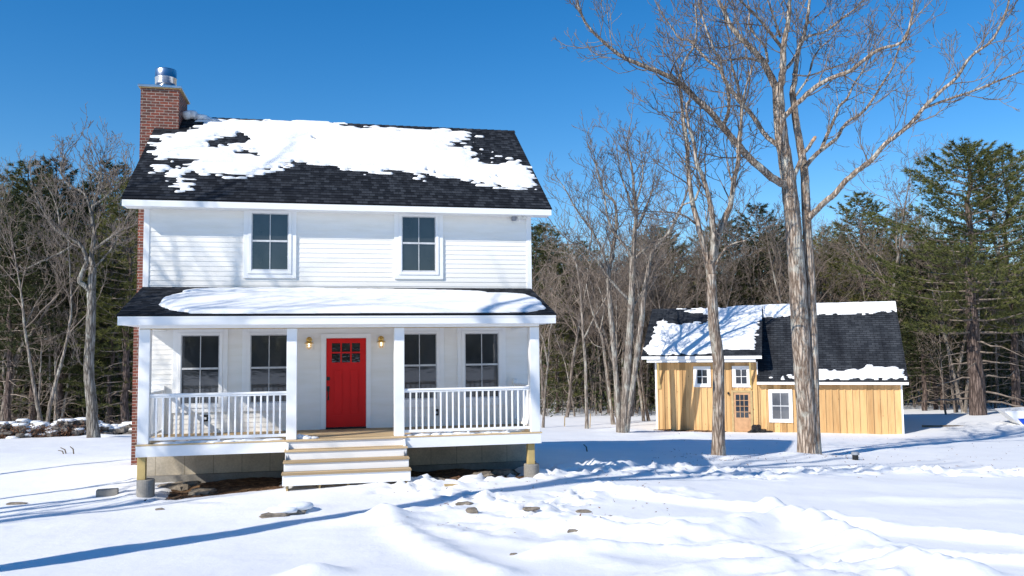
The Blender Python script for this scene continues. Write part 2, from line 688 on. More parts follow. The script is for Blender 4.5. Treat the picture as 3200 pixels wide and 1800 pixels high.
def copy_tree(o, parent=None):
    c = o.copy()
    COL.objects.link(c)
    if parent is not None:
        c.parent = parent
    for ch in list(o.children):
        copy_tree(ch, c)
    return c


def frame_mat(o, u, v):
    """object frame whose x runs along u and y along v"""
    u = Vector(u).normalized()
    v = Vector(v)
    v = (v - u * v.dot(u)).normalized()
    n = u.cross(v)
    m = Matrix(((u.x, v.x, n.x, o[0]), (u.y, v.y, n.y, o[1]), (u.z, v.z, n.z, o[2]), (0, 0, 0, 1)))
    return m


# ------------------------------------------------------------------ noise
_tab = np.random.default_rng(11).random((256, 256))


def vnoise(x, y):
    xi, yi = np.floor(x).astype(int), np.floor(y).astype(int)
    fx, fy = x - xi, y - yi
    fx, fy = fx * fx * (3 - 2 * fx), fy * fy * (3 - 2 * fy)
    g = lambda a, b: _tab[a & 255, b & 255]
    return (g(xi, yi) * (1 - fx) + g(xi + 1, yi) * fx) * (1 - fy) + (g(xi, yi + 1) * (1 - fx) + g(xi + 1, yi + 1) * fx) * fy


def fbm(x, y, o=4, p=0.5):
    s, a, t = 0, 1.0, 0
    for k in range(o):
        s = s + a * (vnoise(x * 2 ** k + 17.3 * k, y * 2 ** k + 5.1 * k) - 0.5)
        t += a
        a *= p
    return s / t


def box_blur(a, r):
    for ax in (0, 1):
        p = np.pad(a, [(r + 1, r) if k == ax else (0, 0) for k in (0, 1)], mode='edge')
        c = np.cumsum(p, axis=ax)
        n = a.shape[ax]
        a = (np.take(c, np.arange(2 * r + 1, 2 * r + 1 + n), ax) - np.take(c, np.arange(0, n), ax)) / (2 * r + 1)
    return a


def inside(poly, X, Y):
    P = np.array(poly, float)
    r = np.zeros(X.shape, bool)
    n = len(P)
    for i in range(n):
        x0, y0 = P[i]
        x1, y1 = P[(i + 1) % n]
        if y0 == y1:
            continue
        c = (Y > min(y0, y1)) & (Y <= max(y0, y1)) & (X < (x1 - x0) * (Y - y0) / (y1 - y0) + x0)
        r ^= c
    return r


# ------------------------------------------------------------------ ground
CTRL = np.array([(4, -20.3, .12), (4, -30, .4), (4, -12, -.52), (4.4, -3.2, -.84), (4.4, -5.5, -.95), (0.4, -2.6, -1.06), (8.4, -2.4, -0.95), (-0.8, 3, -1.02), (-6, 5, -1.30),
                 (-5.5, 19, -1.8), (-15, 20, -1.8), (18.3, 3.5, -1.6), (14.6, 1.8, -1.31), (17.6, 4.4, -1.6), (22, 11.3, -2.0), (20.5, 20.2, -2.42),
                 (30.8, 15.0, -2.42), (26, 17.5, -2.42), (17.5, 18, -2.25), (37, 18, -2.15), (20, -10, -.7), (12, -6, -1.0), (35, 0, -1.4), (-8, -8, -.98), (0, 60, -3), (60, 40, -3),
                 (-50, 40, -2.6), (30, 45, -2.9), (-14, 2, -1.2), (14, 0, -1.25), (12, 10, -1.75)], float)


def _tps():
    n = len(CTRL)
    d = np.hypot(CTRL[:, None, 0] - CTRL[None, :, 0], CTRL[:, None, 1] - CTRL[None, :, 1])
    A = np.where(d > 0, d * d * np.log(d + 1e-9), 0) + np.eye(n) * 3.0
    Pm = np.c_[np.ones(n), CTRL[:, :2]]
    L = np.block([[A, Pm], [Pm.T, np.zeros((3, 3))]])
    return np.linalg.solve(L, np.r_[CTRL[:, 2], 0, 0, 0])


TPS = _tps()


def base_z(x, y):
    x, y = np.asarray(x, float), np.asarray(y, float)
    z = TPS[-3] + TPS[-2] * x + TPS[-1] * y
    for k, (a, b, _) in enumerate(CTRL):
        d2 = (x - a) ** 2 + (y - b) ** 2
        z = z + TPS[k] * 0.5 * d2 * np.log(d2 + 1e-9)
    far = np.clip((np.hypot(x - 8, y - 5) - 38) / 30, 0, 1)
    far = far * far * (3 - 2 * far)
    return z * (1 - far) + -2.8 * far


def ground_hit(u, v, fn=None):
    fn = fn or base_z
    d = ray(u, v)
    t = np.concatenate([np.linspace(4, 60, 1500), np.linspace(60.1, 200, 800)])
    P = CAM[None] + d[None] * t[:, None]
    f = P[:, 2] - fn(P[:, 0], P[:, 1])
    k = np.argmax(f < 0)
    if f[k] >= 0:
        k = len(t) - 1
    a = f[k - 1] / (f[k - 1] - f[k] + 1e-12)
    return P[k - 1] + (P[k] - P[k - 1]) * a


def gp(x, y):
    """a spot on the ground seen at (x, y) of the measured picture"""
    return ground_hit(x * K, y * K)


def seg_dist(x, y, pl):
    best = np.full(x.shape, 1e9)
    for (a, b) in zip(pl[:-1], pl[1:]):
        ex, ey = b[0] - a[0], b[1] - a[1]
        t = np.clip(((x - a[0]) * ex + (y - a[1]) * ey) / (ex * ex + ey * ey + 1e-9), 0, 1)
        best = np.minimum(best, np.hypot(x - a[0] - t * ex, y - a[1] - t * ey))
    return best


RIDGES = [([(1480, 1232), (1560, 1245), (1700, 1262), (1850, 1280), (2000, 1300), (2150, 1322), (2300, 1343), (2450, 1358), (2640, 1376)], .14, .22),
          ([(1330, 1300), (1420, 1320), (1520, 1345), (1640, 1352), (1760, 1348), (1850, 1338), (1960, 1312), (2010, 1318), (2080, 1350), (2160, 1395), (2300, 1430), (2420, 1449)], .18, .27),
          ([(1250, 1275), (1400, 1300), (1500, 1312), (1650, 1316), (1780, 1312), (1900, 1300), (1960, 1290)], .09, .17),
          ([(1370, 1400), (1500, 1392), (1650, 1388), (1800, 1395), (1900, 1402)], .13, .22),
          ([(950, 1300), (1000, 1330), (1040, 1360), (1120, 1400), (1250, 1449)], .11, .24),
          ([(1020, 1292), (1100, 1285), (1180, 1300), (1300, 1318), (1420, 1335)], .08, .22),
          ([(1100, 1340), (1250, 1360), (1400, 1385), (1560, 1420)], .05, .25),
          ([(2050, 1330), (2200, 1388), (2360, 1405), (2600, 1420)], .10, .18),
          ([(2230, 1255), (2400, 1262), (2640, 1268)], .05, .4)]
RIDGES = [([gp(*p)[:2] for p in pl], h, wd) for pl, h, wd in RIDGES]
BUMPS = [((940, 1316), .17, .75, 0.42), ((915, 1350), .05, 1.2, .9), ((785, 1450), .15, .32, .30), ((1880, 1432), .13, .6, .34), ((2000, 1318), .07, .5, .35), ((2080, 1465), .10, .8, .4), ((1100, 1300), .08, .5, .35),
         ((1500, 1172), .08, 1.2, .5), ((745, 1284), .08, .45, .25), ((1745, 1100), .22, 1.4, .8), ((2020, 1150), .15, .9, .6), ((250, 1100), .1, .8, .4), ((1560, 1085), .2, 1.2, .8)]
BUMPS = [(gp(*p)[:2], h, a, b) for p, h, a, b in BUMPS]
TRAMPLED = [([(1020, 1222), (1100, 1212), (1250, 1200), (1400, 1185), (1560, 1176), (1700, 1178), (1900, 1190), (2200, 1180), (2620, 1192)], 0.22, .9),
            ([(1020, 1300), (1150, 1310), (1300, 1330), (1450, 1340), (1700, 1370), (1950, 1380), (2250, 1430)], 0.09, .9),
            ([(1200, 1260), (1350, 1275), (1500, 1240), (1700, 1240)], 0.13, .8),
            ([(1750, 1449), (2000, 1449), (2200, 1449)], 0.09, .9),
            ([(320, 1175), (345, 1235), (420, 1252)], 0.06, .6)]
TRAMPLED = [([gp(*p)[:2] for p in pl], h, wd) for pl, h, wd in TRAMPLED]

FEET = []
for a, b, n in (((1060, 1217), (1500, 1188), 13), ((1320, 1312), (1500, 1238), 9), ((1500, 1188), (1960, 1205), 11), ((1060, 1232), (1260, 1262), 6)):
    A_, B_ = gp(*a)[:2], gp(*b)[:2]
    d_ = (B_ - A_) / np.linalg.norm(B_ - A_)
    for k in range(n):
        FEET.append((A_ + (B_ - A_) * (k + 0.5 + random.uniform(-.2, .2)) / n + np.array([-d_[1], d_[0]]) * (0.16 if k % 2 else -0.16), d_))


def snow_z(x, y):
    x, y = np.asarray(x, float), np.asarray(y, float)
    z = base_z(x, y)
    for pl, h, wd in RIDGES:
        d = seg_dist(x, y, pl)
        d = d + 0.18 * fbm(x * 2.3, y * 2.3, 3)
        z = z + h * np.exp(-(d / wd) ** 2) * (1 + 0.7 * fbm(x * 3, y * 3, 3))
    for c, h, a, b in BUMPS:
        z = z + h * np.exp(-(((x - c[0]) / a) ** 2 + ((y - c[1]) / b) ** 2)) * (1 + 0.5 * fbm(x * 2.5, y * 2.5, 3))
    for pl, h, wd in TRAMPLED:
        d = seg_dist(x, y, pl)
        g = np.exp(-(d / wd) ** 4)
        z = z + g * h * (fbm(x * 3.2, y * 3.2, 4) * 1.6 + 1.1 * np.abs(fbm(x * 5.5 + 9, y * 5.5, 3)))
    for c, d in FEET:
        if z.ndim and z.size > 1:
            q = (np.abs(x - c[0]) < 1) & (np.abs(y - c[1]) < 1)
            if not q.any():
                continue
            u, v = (x[q] - c[0]) * d[0] + (y[q] - c[1]) * d[1], -(x[q] - c[0]) * d[1] + (y[q] - c[1]) * d[0]
            r2 = (u / 0.19) ** 2 + (v / 0.10) ** 2
            z[q] = z[q] - 0.13 * np.exp(-r2 ** 2) + 0.05 * np.exp(-(np.sqrt(r2) - 1.5) ** 2 / 0.15)
    near = np.exp(-(np.hypot(x - 8, y) / 45) ** 4)
    z = z + near * (0.10 * fbm(x * .35, y * .35, 3) + 0.03 * fbm(x * 1.1, y * 1.1, 3) + 0.012 * fbm(x * 5, y * 3, 3) + 0.006 * fbm(x * 13, y * 7, 2))
    for tx, ty in ((18.3, 3.5), (14.6, 1.9), (17.6, 18.0), (-5.6, 19.2)):
        d2 = (x - tx) ** 2 + (y - ty) ** 2
        z = z + 0.09 * np.exp(-d2 / 1.2) - 0.13 * np.exp(-d2 / 0.28)
    # hollow under the porch and along the foundation where the soil lies bare
    e = np.maximum(np.maximum(0.55 - x, x - 8.35) / 0.35, np.maximum(-2.42 - y, y - 0.3) / 0.35)
    e = e + 0.8 * fbm(x * 1.7, y * 1.7, 3)
    z = z - 0.22 * np.clip(0.5 - e, 0, 1) * np.clip(np.abs(x - 4.4) - 1.0, 0.15, 1) * np.clip((x - 0.7) / 0.6, 0, 1)
    return z


def soil_z(x, y):
    zb = base_z(x, y)
    a = np.clip(-y / 2.4, 0, 1)
    rim = np.maximum(np.maximum(0.2 - x, x - 8.75) / 0.5, np.maximum(-3.0 - y, y - 0.3) / 0.5)
    return np.maximum(zb, -0.99 - 0.12 * a) * 0.5 + zb * 0.5 - 0.075 + 0.10 * fbm(x * 1.6, y * 1.6, 4) * 1.4 + 0.03 * fbm(x * 8, y * 8, 3) - 0.4 * np.clip(rim, 0, 1)


def spaced(lo, hi, d, far, grow=1.22):
    c = list(np.arange(lo, hi, d))
    a, s = c[0], d
    left = []
    while a > -far:
        s *= grow
        a -= s
        left.append(a)
    a, s = c[-1], d
    right = []
    while a < far:
        s *= grow
        a += s
        right.append(a)
    return np.array(left[::-1] + c + right)


def grid_mesh(name, xs, ys, fn, mat, smooth=True, parent=None):
    X, Y = np.meshgrid(xs, ys)
    Z = fn(X, Y)
    mb = MB()
    n, m = len(xs), len(ys)
    i = np.arange(m - 1)[:, None] * n
    j = np.arange(n - 1)[None, :]
    mb.add(np.stack([X, Y, Z], -1).reshape(-1, 3), np.stack([i + j, i + j + 1, i + n + j + 1, i + n + j], -1).reshape(-1, 4))
    return obj(name, mb, mat, parent, smooth, fix=False)


gs = np.concatenate([np.arange(-13.5, 2, 0.075), np.arange(2, 26, 0.15)])
ylist = spaced(-13.5, 2, 0.08, 16, 1.0)
ys = np.concatenate([spaced(-13.5, -13.4, 0.08, 380)[:0], -13.5 - np.cumsum(0.1 * 1.25 ** np.arange(30))[::-1], gs, 26 + np.cumsum(0.15 * 1.2 ** np.arange(32))])
xs = spaced(-9, 26, 0.095, 420, 1.2)
tag(grid_mesh('ground', xs, ys, snow_z, M['snow']), kind='structure')
sx = np.arange(-0.3, 9.2, 0.05)
sy = np.arange(-3.3, 0.4, 0.05)
tag(grid_mesh('soil', sx, sy, soil_z, M['soil']), kind='structure')

# ------------------------------------------------------------------ house
W = 8.87
XL, XR = 0.348, 8.531
DP = 2.139
house = thing('farmhouse', (4.4, 2, -1.0), 'two-storey white clapboard house with front porch, red door and snowy dark roof', 'house')


def clapboards(mb, x0, x1, z0, z1, y=0.0, ex=0.1105, d=0.013, axis='x', sgn=-1):
    """lapped boards: the lower edge of each stands proud of the board below"""
    n = int(math.ceil((z1 - z0) / ex))
    for k in range(n):
        a, b = z0 + k * ex, min(z1, z0 + (k + 1) * ex)
        pts = [(x0, y + sgn * d, a), (x1, y + sgn * d, a), (x1, y + sgn * 0.003, b), (x0, y + sgn * 0.003, b), (x0, y, a), (x1, y, a)]
        if axis == 'y':
            pts = [(p[1], p[0], p[2]) for p in pts]
        mb.add(pts, [(0, 1, 2, 3), (4, 5, 1, 0)])


mb = MB()
clapboards(mb, 0.10, W - 0.10, -0.12, 5.03)
obj('wall', mb, M['siding'], house, fix=False)
for x, s in ((0.0, -1), (W, 1)):
    mb = MB()
    clapboards(mb, 0.0, 7.52, -0.12, 5.03, y=x, axis='y', sgn=s)
    mb.prism([(x, 0, 5.03), (x, 7.52, 5.03), (x, 3.76, 7.85)], (-s * 0.05, 0, 0))
    obj('wall', mb, M['siding'], house, fix=False)
mb = MB()
mb.box(0, W, 7.46, 7.52, -0.12, 5.03)
obj('wall', mb, M['siding'], house)
for x0, x1 in ((-0.022, 0.10), (W - 0.10, W + 0.022)):
    mb = MB()
    mb.box(x0, x1, -0.026, 0.12, -0.1, 5.03, 0.004)
    obj('corner_board', mb, M['trim'], house)


def shingle_roof(name, o, u, v, width, length, parent, mat, ex=0.14, thick=0.05):
    """courses of shingles as a saw-tooth, in the roof's own frame (x along the eave, y up the slope)"""
    mb = MB()
    n = int(round(length / ex))
    e = length / n
    st = 0.012
    for k in range(n):
        y0, y1 = k * e, (k + 1) * e
        mb.add([(0, y0, st), (width, y0, st), (width, y1 + 0.002, 0.002), (0, y1 + 0.002, 0.002), (0, y0, -0.004), (width, y0, -0.004)], [(0, 1, 2, 3), (4, 5, 1, 0)])
    mb.box(0, width, 0, length, -thick, -0.002)
    return obj(name, mb, mat, parent, mat4=frame_mat(o, u, v), fix=False)


EO, ZE, RY, ZR = 0.442, 5.183, 3.759, 8.153
EXL, EXR = 0.41, 0.445
RW = W + EXL + EXR
SL = math.hypot(RY + EO, ZR - ZE)
RV = np.array([0, (RY + EO) / SL, (ZR - ZE) / SL])
RN = np.array([0, -RV[2], RV[1]])
R0 = np.array([-EXL, -EO, ZE])
roof = shingle_roof('roof', R0, (1, 0, 0), RV, RW, SL, house, M['shingle'])
shingle_roof('roof', (W + EXR, 2 * RY + EO, ZE), (-1, 0, 0), (0, -RV[1], RV[2]), RW, SL, house, M['shingle'])
mb = MB()
for k in range(int(RW / 0.2)):                                    # overlapping ridge caps
    x0 = -EXL + k * RW / int(RW / 0.2)
    x1 = x0 + RW / int(RW / 0.2) + 0.02
    h0, h1 = ZR + 0.012, ZR + 0.026
    mb.add([(x0, RY - 0.15, h0 - 0.108), (x1, RY - 0.15, h1 - 0.108), (x1, RY, h1), (x0, RY, h0), (x1, RY + 0.15, h1 - 0.108), (x0, RY + 0.15, h0 - 0.108)], [(0, 1, 2, 3), (3, 2, 4, 5)])
obj('ridge_cap', mb, M['shingle'], roof, fix=False)
mb = MB()
mb.box(-EXL + 0.012, W + EXR - 0.012, -EO + 0.02, -EO + 0.045, ZE - 0.165, ZE - 0.03, 0.003)
mb.box(-EXL + 0.012, W + EXR - 0.012, -EO + 0.008, -EO + 0.0195, ZE - 0.165, ZE - 0.028)
obj('fascia', mb, M['trim'], house)
mb = MB()
mb.box(-EXL + 0.03, W + EXR - 0.03, -EO + 0.046, -0.001, ZE - 0.16, ZE - 0.145)
obj('soffit', mb, M['soffit'], house)
for x0, x1 in ((-EXL + 0.01, -EXL + 0.04), (W + EXR - 0.04, W + EXR - 0.01)):
    mb = MB()
    a = np.array([x0, -EO + 0.05, ZE - 0.16])
    for (y0, z0, y1, z1) in ((-EO + 0.05, ZE, RY, ZR), (2 * RY + EO - 0.05, ZE, RY, ZR)):
        mb.prism([(x0, y0, z0 - 0.04), (x0, y1, z1 - 0.055), (x0, y1, z1 - 0.23), (x0, y0, z0 - 0.165)], (x1 - x0, 0, 0))
    obj('rake_board', mb, M['trim'], house)
# porch roof
PT, PY, PZ = 3.271, 2.405, 2.545
PL = math.hypot(PY, PT - PZ)
PVv = np.array([0, PY / PL, (PT - PZ) / PL])
P0 = np.array([-0.02, -PY, PZ])
PN = np.array([0, -PVv[2], PVv[1]])
proof = shingle_roof('porch_roof', P0, (1, 0, 0), PVv, W + 0.01, PL - 0.005, house, M['shingle'])
mb = MB()
mb.box(0.0, W - 0.02, -PY + 0.02, -PY + 0.045, PZ - 0.20, PZ - 0.05, 0.003)
mb.box(0.0, W - 0.02, -PY + 0.008, -PY + 0.0195, PZ - 0.055, PZ - 0.018)
obj('porch_fascia', mb, M['trim'], house)
mb = MB()
mb.box(0.02, W - 0.04, -PY + 0.046, -0.03, 2.352, 2.366)
for x0 in (0.02, W - 0.055):
    mb.prism([(x0, -PY + 0.05, 2.367), (x0, -PY + 0.05, PZ - 0.06), (x0, -0.03, PT - 0.07), (x0, -0.03, 2.367)], (0.015, 0, 0))
obj('porch_ceiling', mb, M['soffit'], house)
mb = MB()
mb.box(XL, XR, -DP + 0.004, -DP + 0.19, 2.285, 2.351, 0.003)
mb.box(XL, XL + 0.17, -DP + 0.191, -0.03, 2.285, 2.351, 0.003)
mb.box(XR - 0.17, XR, -DP + 0.191, -0.03, 2.285, 2.351, 0.003)
obj('porch_beam', mb, M['trim'], house)
mb = MB()
mb.box(XL + 0.004, XR - 0.004, -DP + 0.012, -DP + 0.18, 2.27, 2.2845)
obj('beam_underside', mb, M['raw_wood'], house)
for x0, x1 in ((XL, XL + 0.21), (3.19, 3.395), (5.385, 5.595), (XR - 0.21, XR)):
    mb = MB()
    mb.box(x0, x1, -DP, -DP + 0.21, 0.001, 2.27, 0.006)
    obj('porch_post', mb, M['trim'], house)
# deck
mb = MB()
nb = 15
for k in range(nb):
    y0 = -DP - 0.03 + k * (DP + 0.03) / nb
    y1 = y0 + (DP + 0.03) / nb - 0.006
    if k == 0:
        mb.box(XL - 0.035, 3.17, y0 + 0.012, y1, -0.032, 0, 0.004)
        mb.box(5.64, XR + 0.035, y0 + 0.012, y1, -0.032, 0, 0.004)
        mb.box(3.175, 5.635, y0 - 0.03, y1, -0.034, 0.001, 0.006)
    else:
        mb.box(XL - 0.03, XR + 0.03, y0, y1, -0.032, 0, 0.004)
mb.box(XL, XR, -DP + 0.05, -0.03, -0.19, -0.033)
obj('porch_deck', mb, M['deck'], house)
for a, b in ((XL - 0.02, 3.2), (5.6, XR + 0.02)):
    mb = MB()
    mb.box(a, b, -DP - 0.012, -DP + 0.025, -0.245, -0.034, 0.003)
    x = a if a < 1 else b - 0.025
    mb.box(x, x + 0.025, -DP + 0.024, -0.03, -0.244, -0.035)
    obj('deck_fascia', mb, M['trim'], house)
steps = MB()
SX0, SX1 = 3.20, 5.605
for k, (z1, z0) in enumerate(((-0.036, -0.182), (-0.218, -0.372), (-0.408, -0.562), (-0.598, -0.80))):
    y = -DP - 0.012 - 0.28 * k - (0.012 if k == 0 else 0)
    e = 0.012 * k
    steps.box(SX0 - e, SX1 + e, y, y + 0.022, z0, z1, 0.003)
for x in (SX0 + 0.004, SX1 - 0.044):
    steps.prism([(x, -DP - 0.03, -0.05), (x, -DP - 0.03, -0.80), (x, -DP - 0.83, -0.80), (x, -DP - 0.83, -0.64), (x, -DP - 0.55, -0.62), (x, -DP - 0.55, -0.44), (x, -DP - 0.28, -0.42), (x, -DP - 0.28, -0.24)], (0.04, 0, 0))
st = obj('porch_steps', steps, M['trim'], house)
for k, z in enumerate((-0.182, -0.372, -0.562)):
    y0 = -DP - 0.012 - 0.28 * (k + 1)
    e = 0.03 + 0.012 * k
    mb = MB()
    mb.box(SX0 - e, SX1 + e, y0 - 0.03, y0 + 0.13, z - 0.034, z, 0.005)
    mb.box(SX0 - e, SX1 + e, y0 + 0.136, y0 + 0.275, z - 0.034, z, 0.005)
    obj('tread', mb, M['deck'], st)
for x in (3.23, 3.85, 4.4, 4.95, 5.55):
    mb = MB()
    mb.box(x, x + 0.04, -DP - 0.80, -DP - 0.55, -1.05, -0.79)
    obj('stringer', mb, M['raw_wood'], st)


def railing(p0, p1, n, foot=True):
    """handrail, bottom rail and balusters between two points of the deck"""
    p0, p1 = np.array(p0), np.array(p1)
    L = np.linalg.norm(p1 - p0)
    R = np.eye(4)
    d = (p1 - p0) / L
    R[:3, 0] = (d[0], d[1], 0)
    R[:3, 1] = (-d[1], d[0], 0)
    R[:3, 3] = (p0[0], p0[1], 0)
    mb = MB()
    mb.box(0, L, -0.042, 0.042, 0.935, 0.985, 0.012, R)
    mb.box(0, L, -0.026, 0.026, 0.905, 0.934, 0.003, R)
    mb.box(0, L, -0.03, 0.03, 0.062, 0.122, 0.008, R)
    if foot:
        mb.box(L / 2 - 0.025, L / 2 + 0.025, -0.022, 0.022, 0.001, 0.0615, 0.003, R)
    r = obj('railing', mb, M['trim'], house)
    for k in range(n):
        x = (k + 1) * L / (n + 1)
        mb = MB()
        mb.box(x - 0.0175, x + 0.0175, -0.0175, 0.0175, 0.1225, 0.9045, 0.004, R)
        obj('baluster', mb, M['trim'], r)
    return r


railing((XL + 0.211, -DP + 0.085), (3.189, -DP + 0.085), 20)
railing((5.596, -DP + 0.085), (XR - 0.211, -DP + 0.085), 20)
railing((XL + 0.09, -0.115), (XL + 0.09, -DP + 0.211), 14, False)
railing((XR - 0.09, -0.115), (XR - 0.09, -DP + 0.211), 14, False)
for x in (XL + 0.09, XR - 0.09):
    mb = MB()
    mb.box(x - 0.05, x + 0.05, -0.114, -0.016, 0.001, 1.07, 0.006)
    obj('newel_post', mb, M['trim'], house)
# foundation
mb = MB()
mb.box(0.02, W - 0.02, 0.03, 7.45, -1.5, -0.12)
obj('foundation', mb, M['foundation'], house)
mb = MB()
mb.box(-0.05, W + 0.05, -0.10, 0.029, -1.5, -0.90)
obj('footing', mb, M['concrete'], house)
for x, zt in ((XL + 0.14, -0.70), (XR - 0.16, -0.70)):
    mb = MB()
    mb.lathe([(0.0, -1.6), (0.17, -1.6), (0.168, zt - 0.02), (0.155, zt), (0.0, zt)], x, -DP + 0.20, 28)
    obj('concrete_pier', mb, M['concrete'], house, smooth=False)
    mb = MB()
    xx = x - 0.08 if x < 4 else x - 0.03
    mb.box(xx - 0.07, xx + 0.085, -DP + 0.10, -DP + 0.25, zt - 0.002, -0.19, 0.006)
    obj('support_post', mb, M['pole_wood'], house)
# chimney
mb = MB()
cx0, cx1, cy0, cy1 = -0.755, 0.185, 2.973, 4.32
mb.box(cx0, cx1, cy0, cy1, 3.2, 8.66)
mb.box(cx0 - 0.055, cx1, cy0 - 0.003, cy1 + 0.03, -1.6, 3.2)
chim = obj('chimney', mb, M['brick'], house)
mb = MB()
mb.box(cx0 - 0.04, cx1 + 0.05, cy0 - 0.04, cy1 + 0.05, 8.661, 8.685, 0.004)
obj('cap_board', mb, M['raw_wood'], chim)
mb = MB()
mb.box(cx0 - 0.06, cx1 + 0.07, cy0 - 0.07, cy1 + 0.07, 8.686, 8.745, 0.004)
obj('chimney_cap', mb, M['metal'], chim)
fx, fy = -0.26, 3.62
mb = MB()
mb.lathe([(0.205, 8.74), (0.205, 8.80), (0.21, 8.81), (0.205, 8.82), (0.205, 8.98)], fx, fy, 40)
obj('flue_pipe', mb, M['metal'], chim, smooth=True)
mb = MB()
mb.lathe([(0.0, 8.92), (0.21, 8.92), (0.255, 8.96), (0.27, 8.97), (0.27, 9.12), (0.278, 9.125), (0.278, 9.14), (0.27, 9.145), (0.27, 9.33), (0.262, 9.36), (0.235, 9.37), (0.0, 9.36)], fx, fy, 40)
obj('flue_cap', mb, M['metal'], chim, smooth=True)
mb = MB()
mb.prism([(-0.40, 0.0, 2.30), (-0.03, 0.0, 2.30), (-0.03, 0.0, 2.39), (-0.36, 0.0, 2.37)], (0, 0.6, 0))
mb2 = MB()
mb2.box(-0.20, -0.023, 0.55, 0.95, 2.20, 2.36, 0.004)
obj('soffit_return', mb2, M['soffit'], house)  # soffit return piece outside the left wall, in front of the chimney


def window(parent, x0, x1, z0, z1, y, zmid, glass, top_trim=0.10, side=0.105, frame=0.07, name='window', bottom=0.10):
    """double-hung sash: casing, frame, two sashes with one upright bar each"""
    mb = MB()
    X0, X1, Z0, Z1 = x0 - frame, x1 + frame, z0 - frame * 1.1, z1 + frame * 0.8
    a, b = y - 0.045, y - 0.0005
    mb.box(X0 - side, X0, a, b, Z0 - bottom, Z1 + top_trim, 0.003)
    mb.box(X1, X1 + side, a, b, Z0 - bottom, Z1 + top_trim, 0.003)
    mb.box(X0 + 0.0005, X1 - 0.0005, a + 0.002, b, Z0 - bottom, Z0, 0.003)
    mb.box(X0 + 0.0005, X1 - 0.0005, a + 0.002, b, Z1, Z1 + top_trim, 0.003)
    wd = obj(name, mb, M['trim'], parent)
    mb = MB()
    a = y - 0.062
    mb.box(X0 + 0.001, x0, a, b, Z0 + 0.001, Z1 - 0.001, 0.004)
    mb.box(x1, X1 - 0.001, a, b, Z0 + 0.001, Z1 - 0.001, 0.004)
    mb.box(x0 + 0.0005, x1 - 0.0005, a + 0.002, b, Z0 + 0.001, z0, 0.004)
    mb.box(x0 + 0.0005, x1 - 0.0005, a + 0.002, b, z1, Z1 - 0.001, 0.004)
    obj('window_frame', mb, M['trim'], wd)
    mb = MB()
    s = 0.022
    a = y - 0.048
    mb.box(x0 + 0.001, x0 + s, a, b, z0 + 0.001, z1 - 0.001, 0.003)
    mb.box(x1 - s, x1 - 0.001, a, b, z0 + 0.001, z1 - 0.001, 0.003)
    mb.box(x0 + s + 0.0005, x1 - s - 0.0005, a - 0.004, b, zmid - 0.022, zmid + 0.022, 0.003)
    mb.box(x0 + s + 0.0005, x1 - s - 0.0005, a + 0.002, b, z0 + 0.001, z0 + s * 1.4, 0.003)
    mb.box(x0 + s + 0.0005, x1 - s - 0.0005, a + 0.002, b, z1 - s, z1 - 0.001, 0.003)
    xm = (x0 + x1) / 2
    for (za, zb) in ((z0 + s * 1.4 + 0.0005, zmid - 0.0225), (zmid + 0.0225, z1 - s - 0.0005)):
        mb.box(xm - 0.009, xm + 0.009, a + 0.004, b, za, zb, 0.002)
    obj('sash', mb, M['copper'], wd)
    mb = MB()
    mb.box(x0 + 0.004, x1 - 0.004, y - 0.03, y - 0.024, z0 + 0.004, z1 - 0.004)
    obj('pane', mb, glass, wd)
    return wd


YW = -0.003
for x0, x1 in ((2.297, 3.119), (5.723, 6.534)):
    window(house, x0, x1, 3.655, 4.978, YW, 4.335, M['screen'], 0.045 - 0.056 * 0.2)
for x0, x1 in ((0.814, 1.633), (2.297, 3.119), (5.723, 6.544), (7.214, 8.041)):
    window(house, x0, x1, 0.636, 2.186, YW, 1.435, M['glass'], 0.10)
# front door
DX0, DX1, DZ0, DZ1 = 3.985, 4.885, 0.045, 2.085
mb = MB()
for a, b in ((DX0 - 0.125, DX0 - 0.008), (DX1 + 0.008, DX1 + 0.115)):
    mb.box(a, b, -0.05, -0.001, 0.005, DZ1 + 0.115, 0.004)
mb.box(DX0 - 0.0075, DX1 + 0.0075, -0.048, -0.001, DZ1 + 0.008, DZ1 + 0.115, 0.004)
dc = obj('door_casing', mb, M['trim'], house)
mb = MB()
mb.box(DX0 - 0.0075, DX1 + 0.0075, -0.055, -0.001, 0.002, DZ0 - 0.003, 0.004)
obj('threshold', mb, M['black'], house)
dw, dh = DX1 - DX0, DZ1 - DZ0
lx = [(DX0 + dw * a / 515, DX0 + dw * b / 515) for a, b in ((70, 180), (200, 308), (330, 438))]
lz = [(DZ1 - dh * a / 1162, DZ1 - dh * b / 1162) for a, b in ((62, 177), (197, 317))]
mb = MB()
ya, yb = -0.040, -0.004
mb.box(DX0, lx[0][0], ya, yb, DZ0, DZ1)
mb.box(lx[2][1], DX1, ya, yb, DZ0, DZ1)
mb.box(lx[0][0], lx[2][1], ya, yb, lz[0][0], DZ1)
mb.box(lx[0][0], lx[2][1], ya, yb, lz[1][0], lz[0][1])
for a, b in ((lx[0][1], lx[1][0]), (lx[1][1], lx[2][0])):
    mb.box(a, b, ya + 0.004, yb, lz[1][1], lz[0][0])
pz0, pz1 = DZ1 - dh * 1007 / 1162, DZ1 - dh * 400 / 1162
mb.box(lx[0][0], lx[2][1], ya, yb, pz1, lz[1][1])
mb.box(lx[0][0], lx[2][1], ya, yb, DZ0, pz0)
px = [(DX0 + dw * a / 515, DX0 + dw * b / 515) for a, b in ((82, 222), (292, 432))]
mb.box(lx[0][0], px[0][0], ya, yb, pz0, pz1)
mb.box(px[0][1], px[1][0], ya, yb, pz0, pz1)
mb.box(px[1][1], lx[2][1], ya, yb, pz0, pz1)
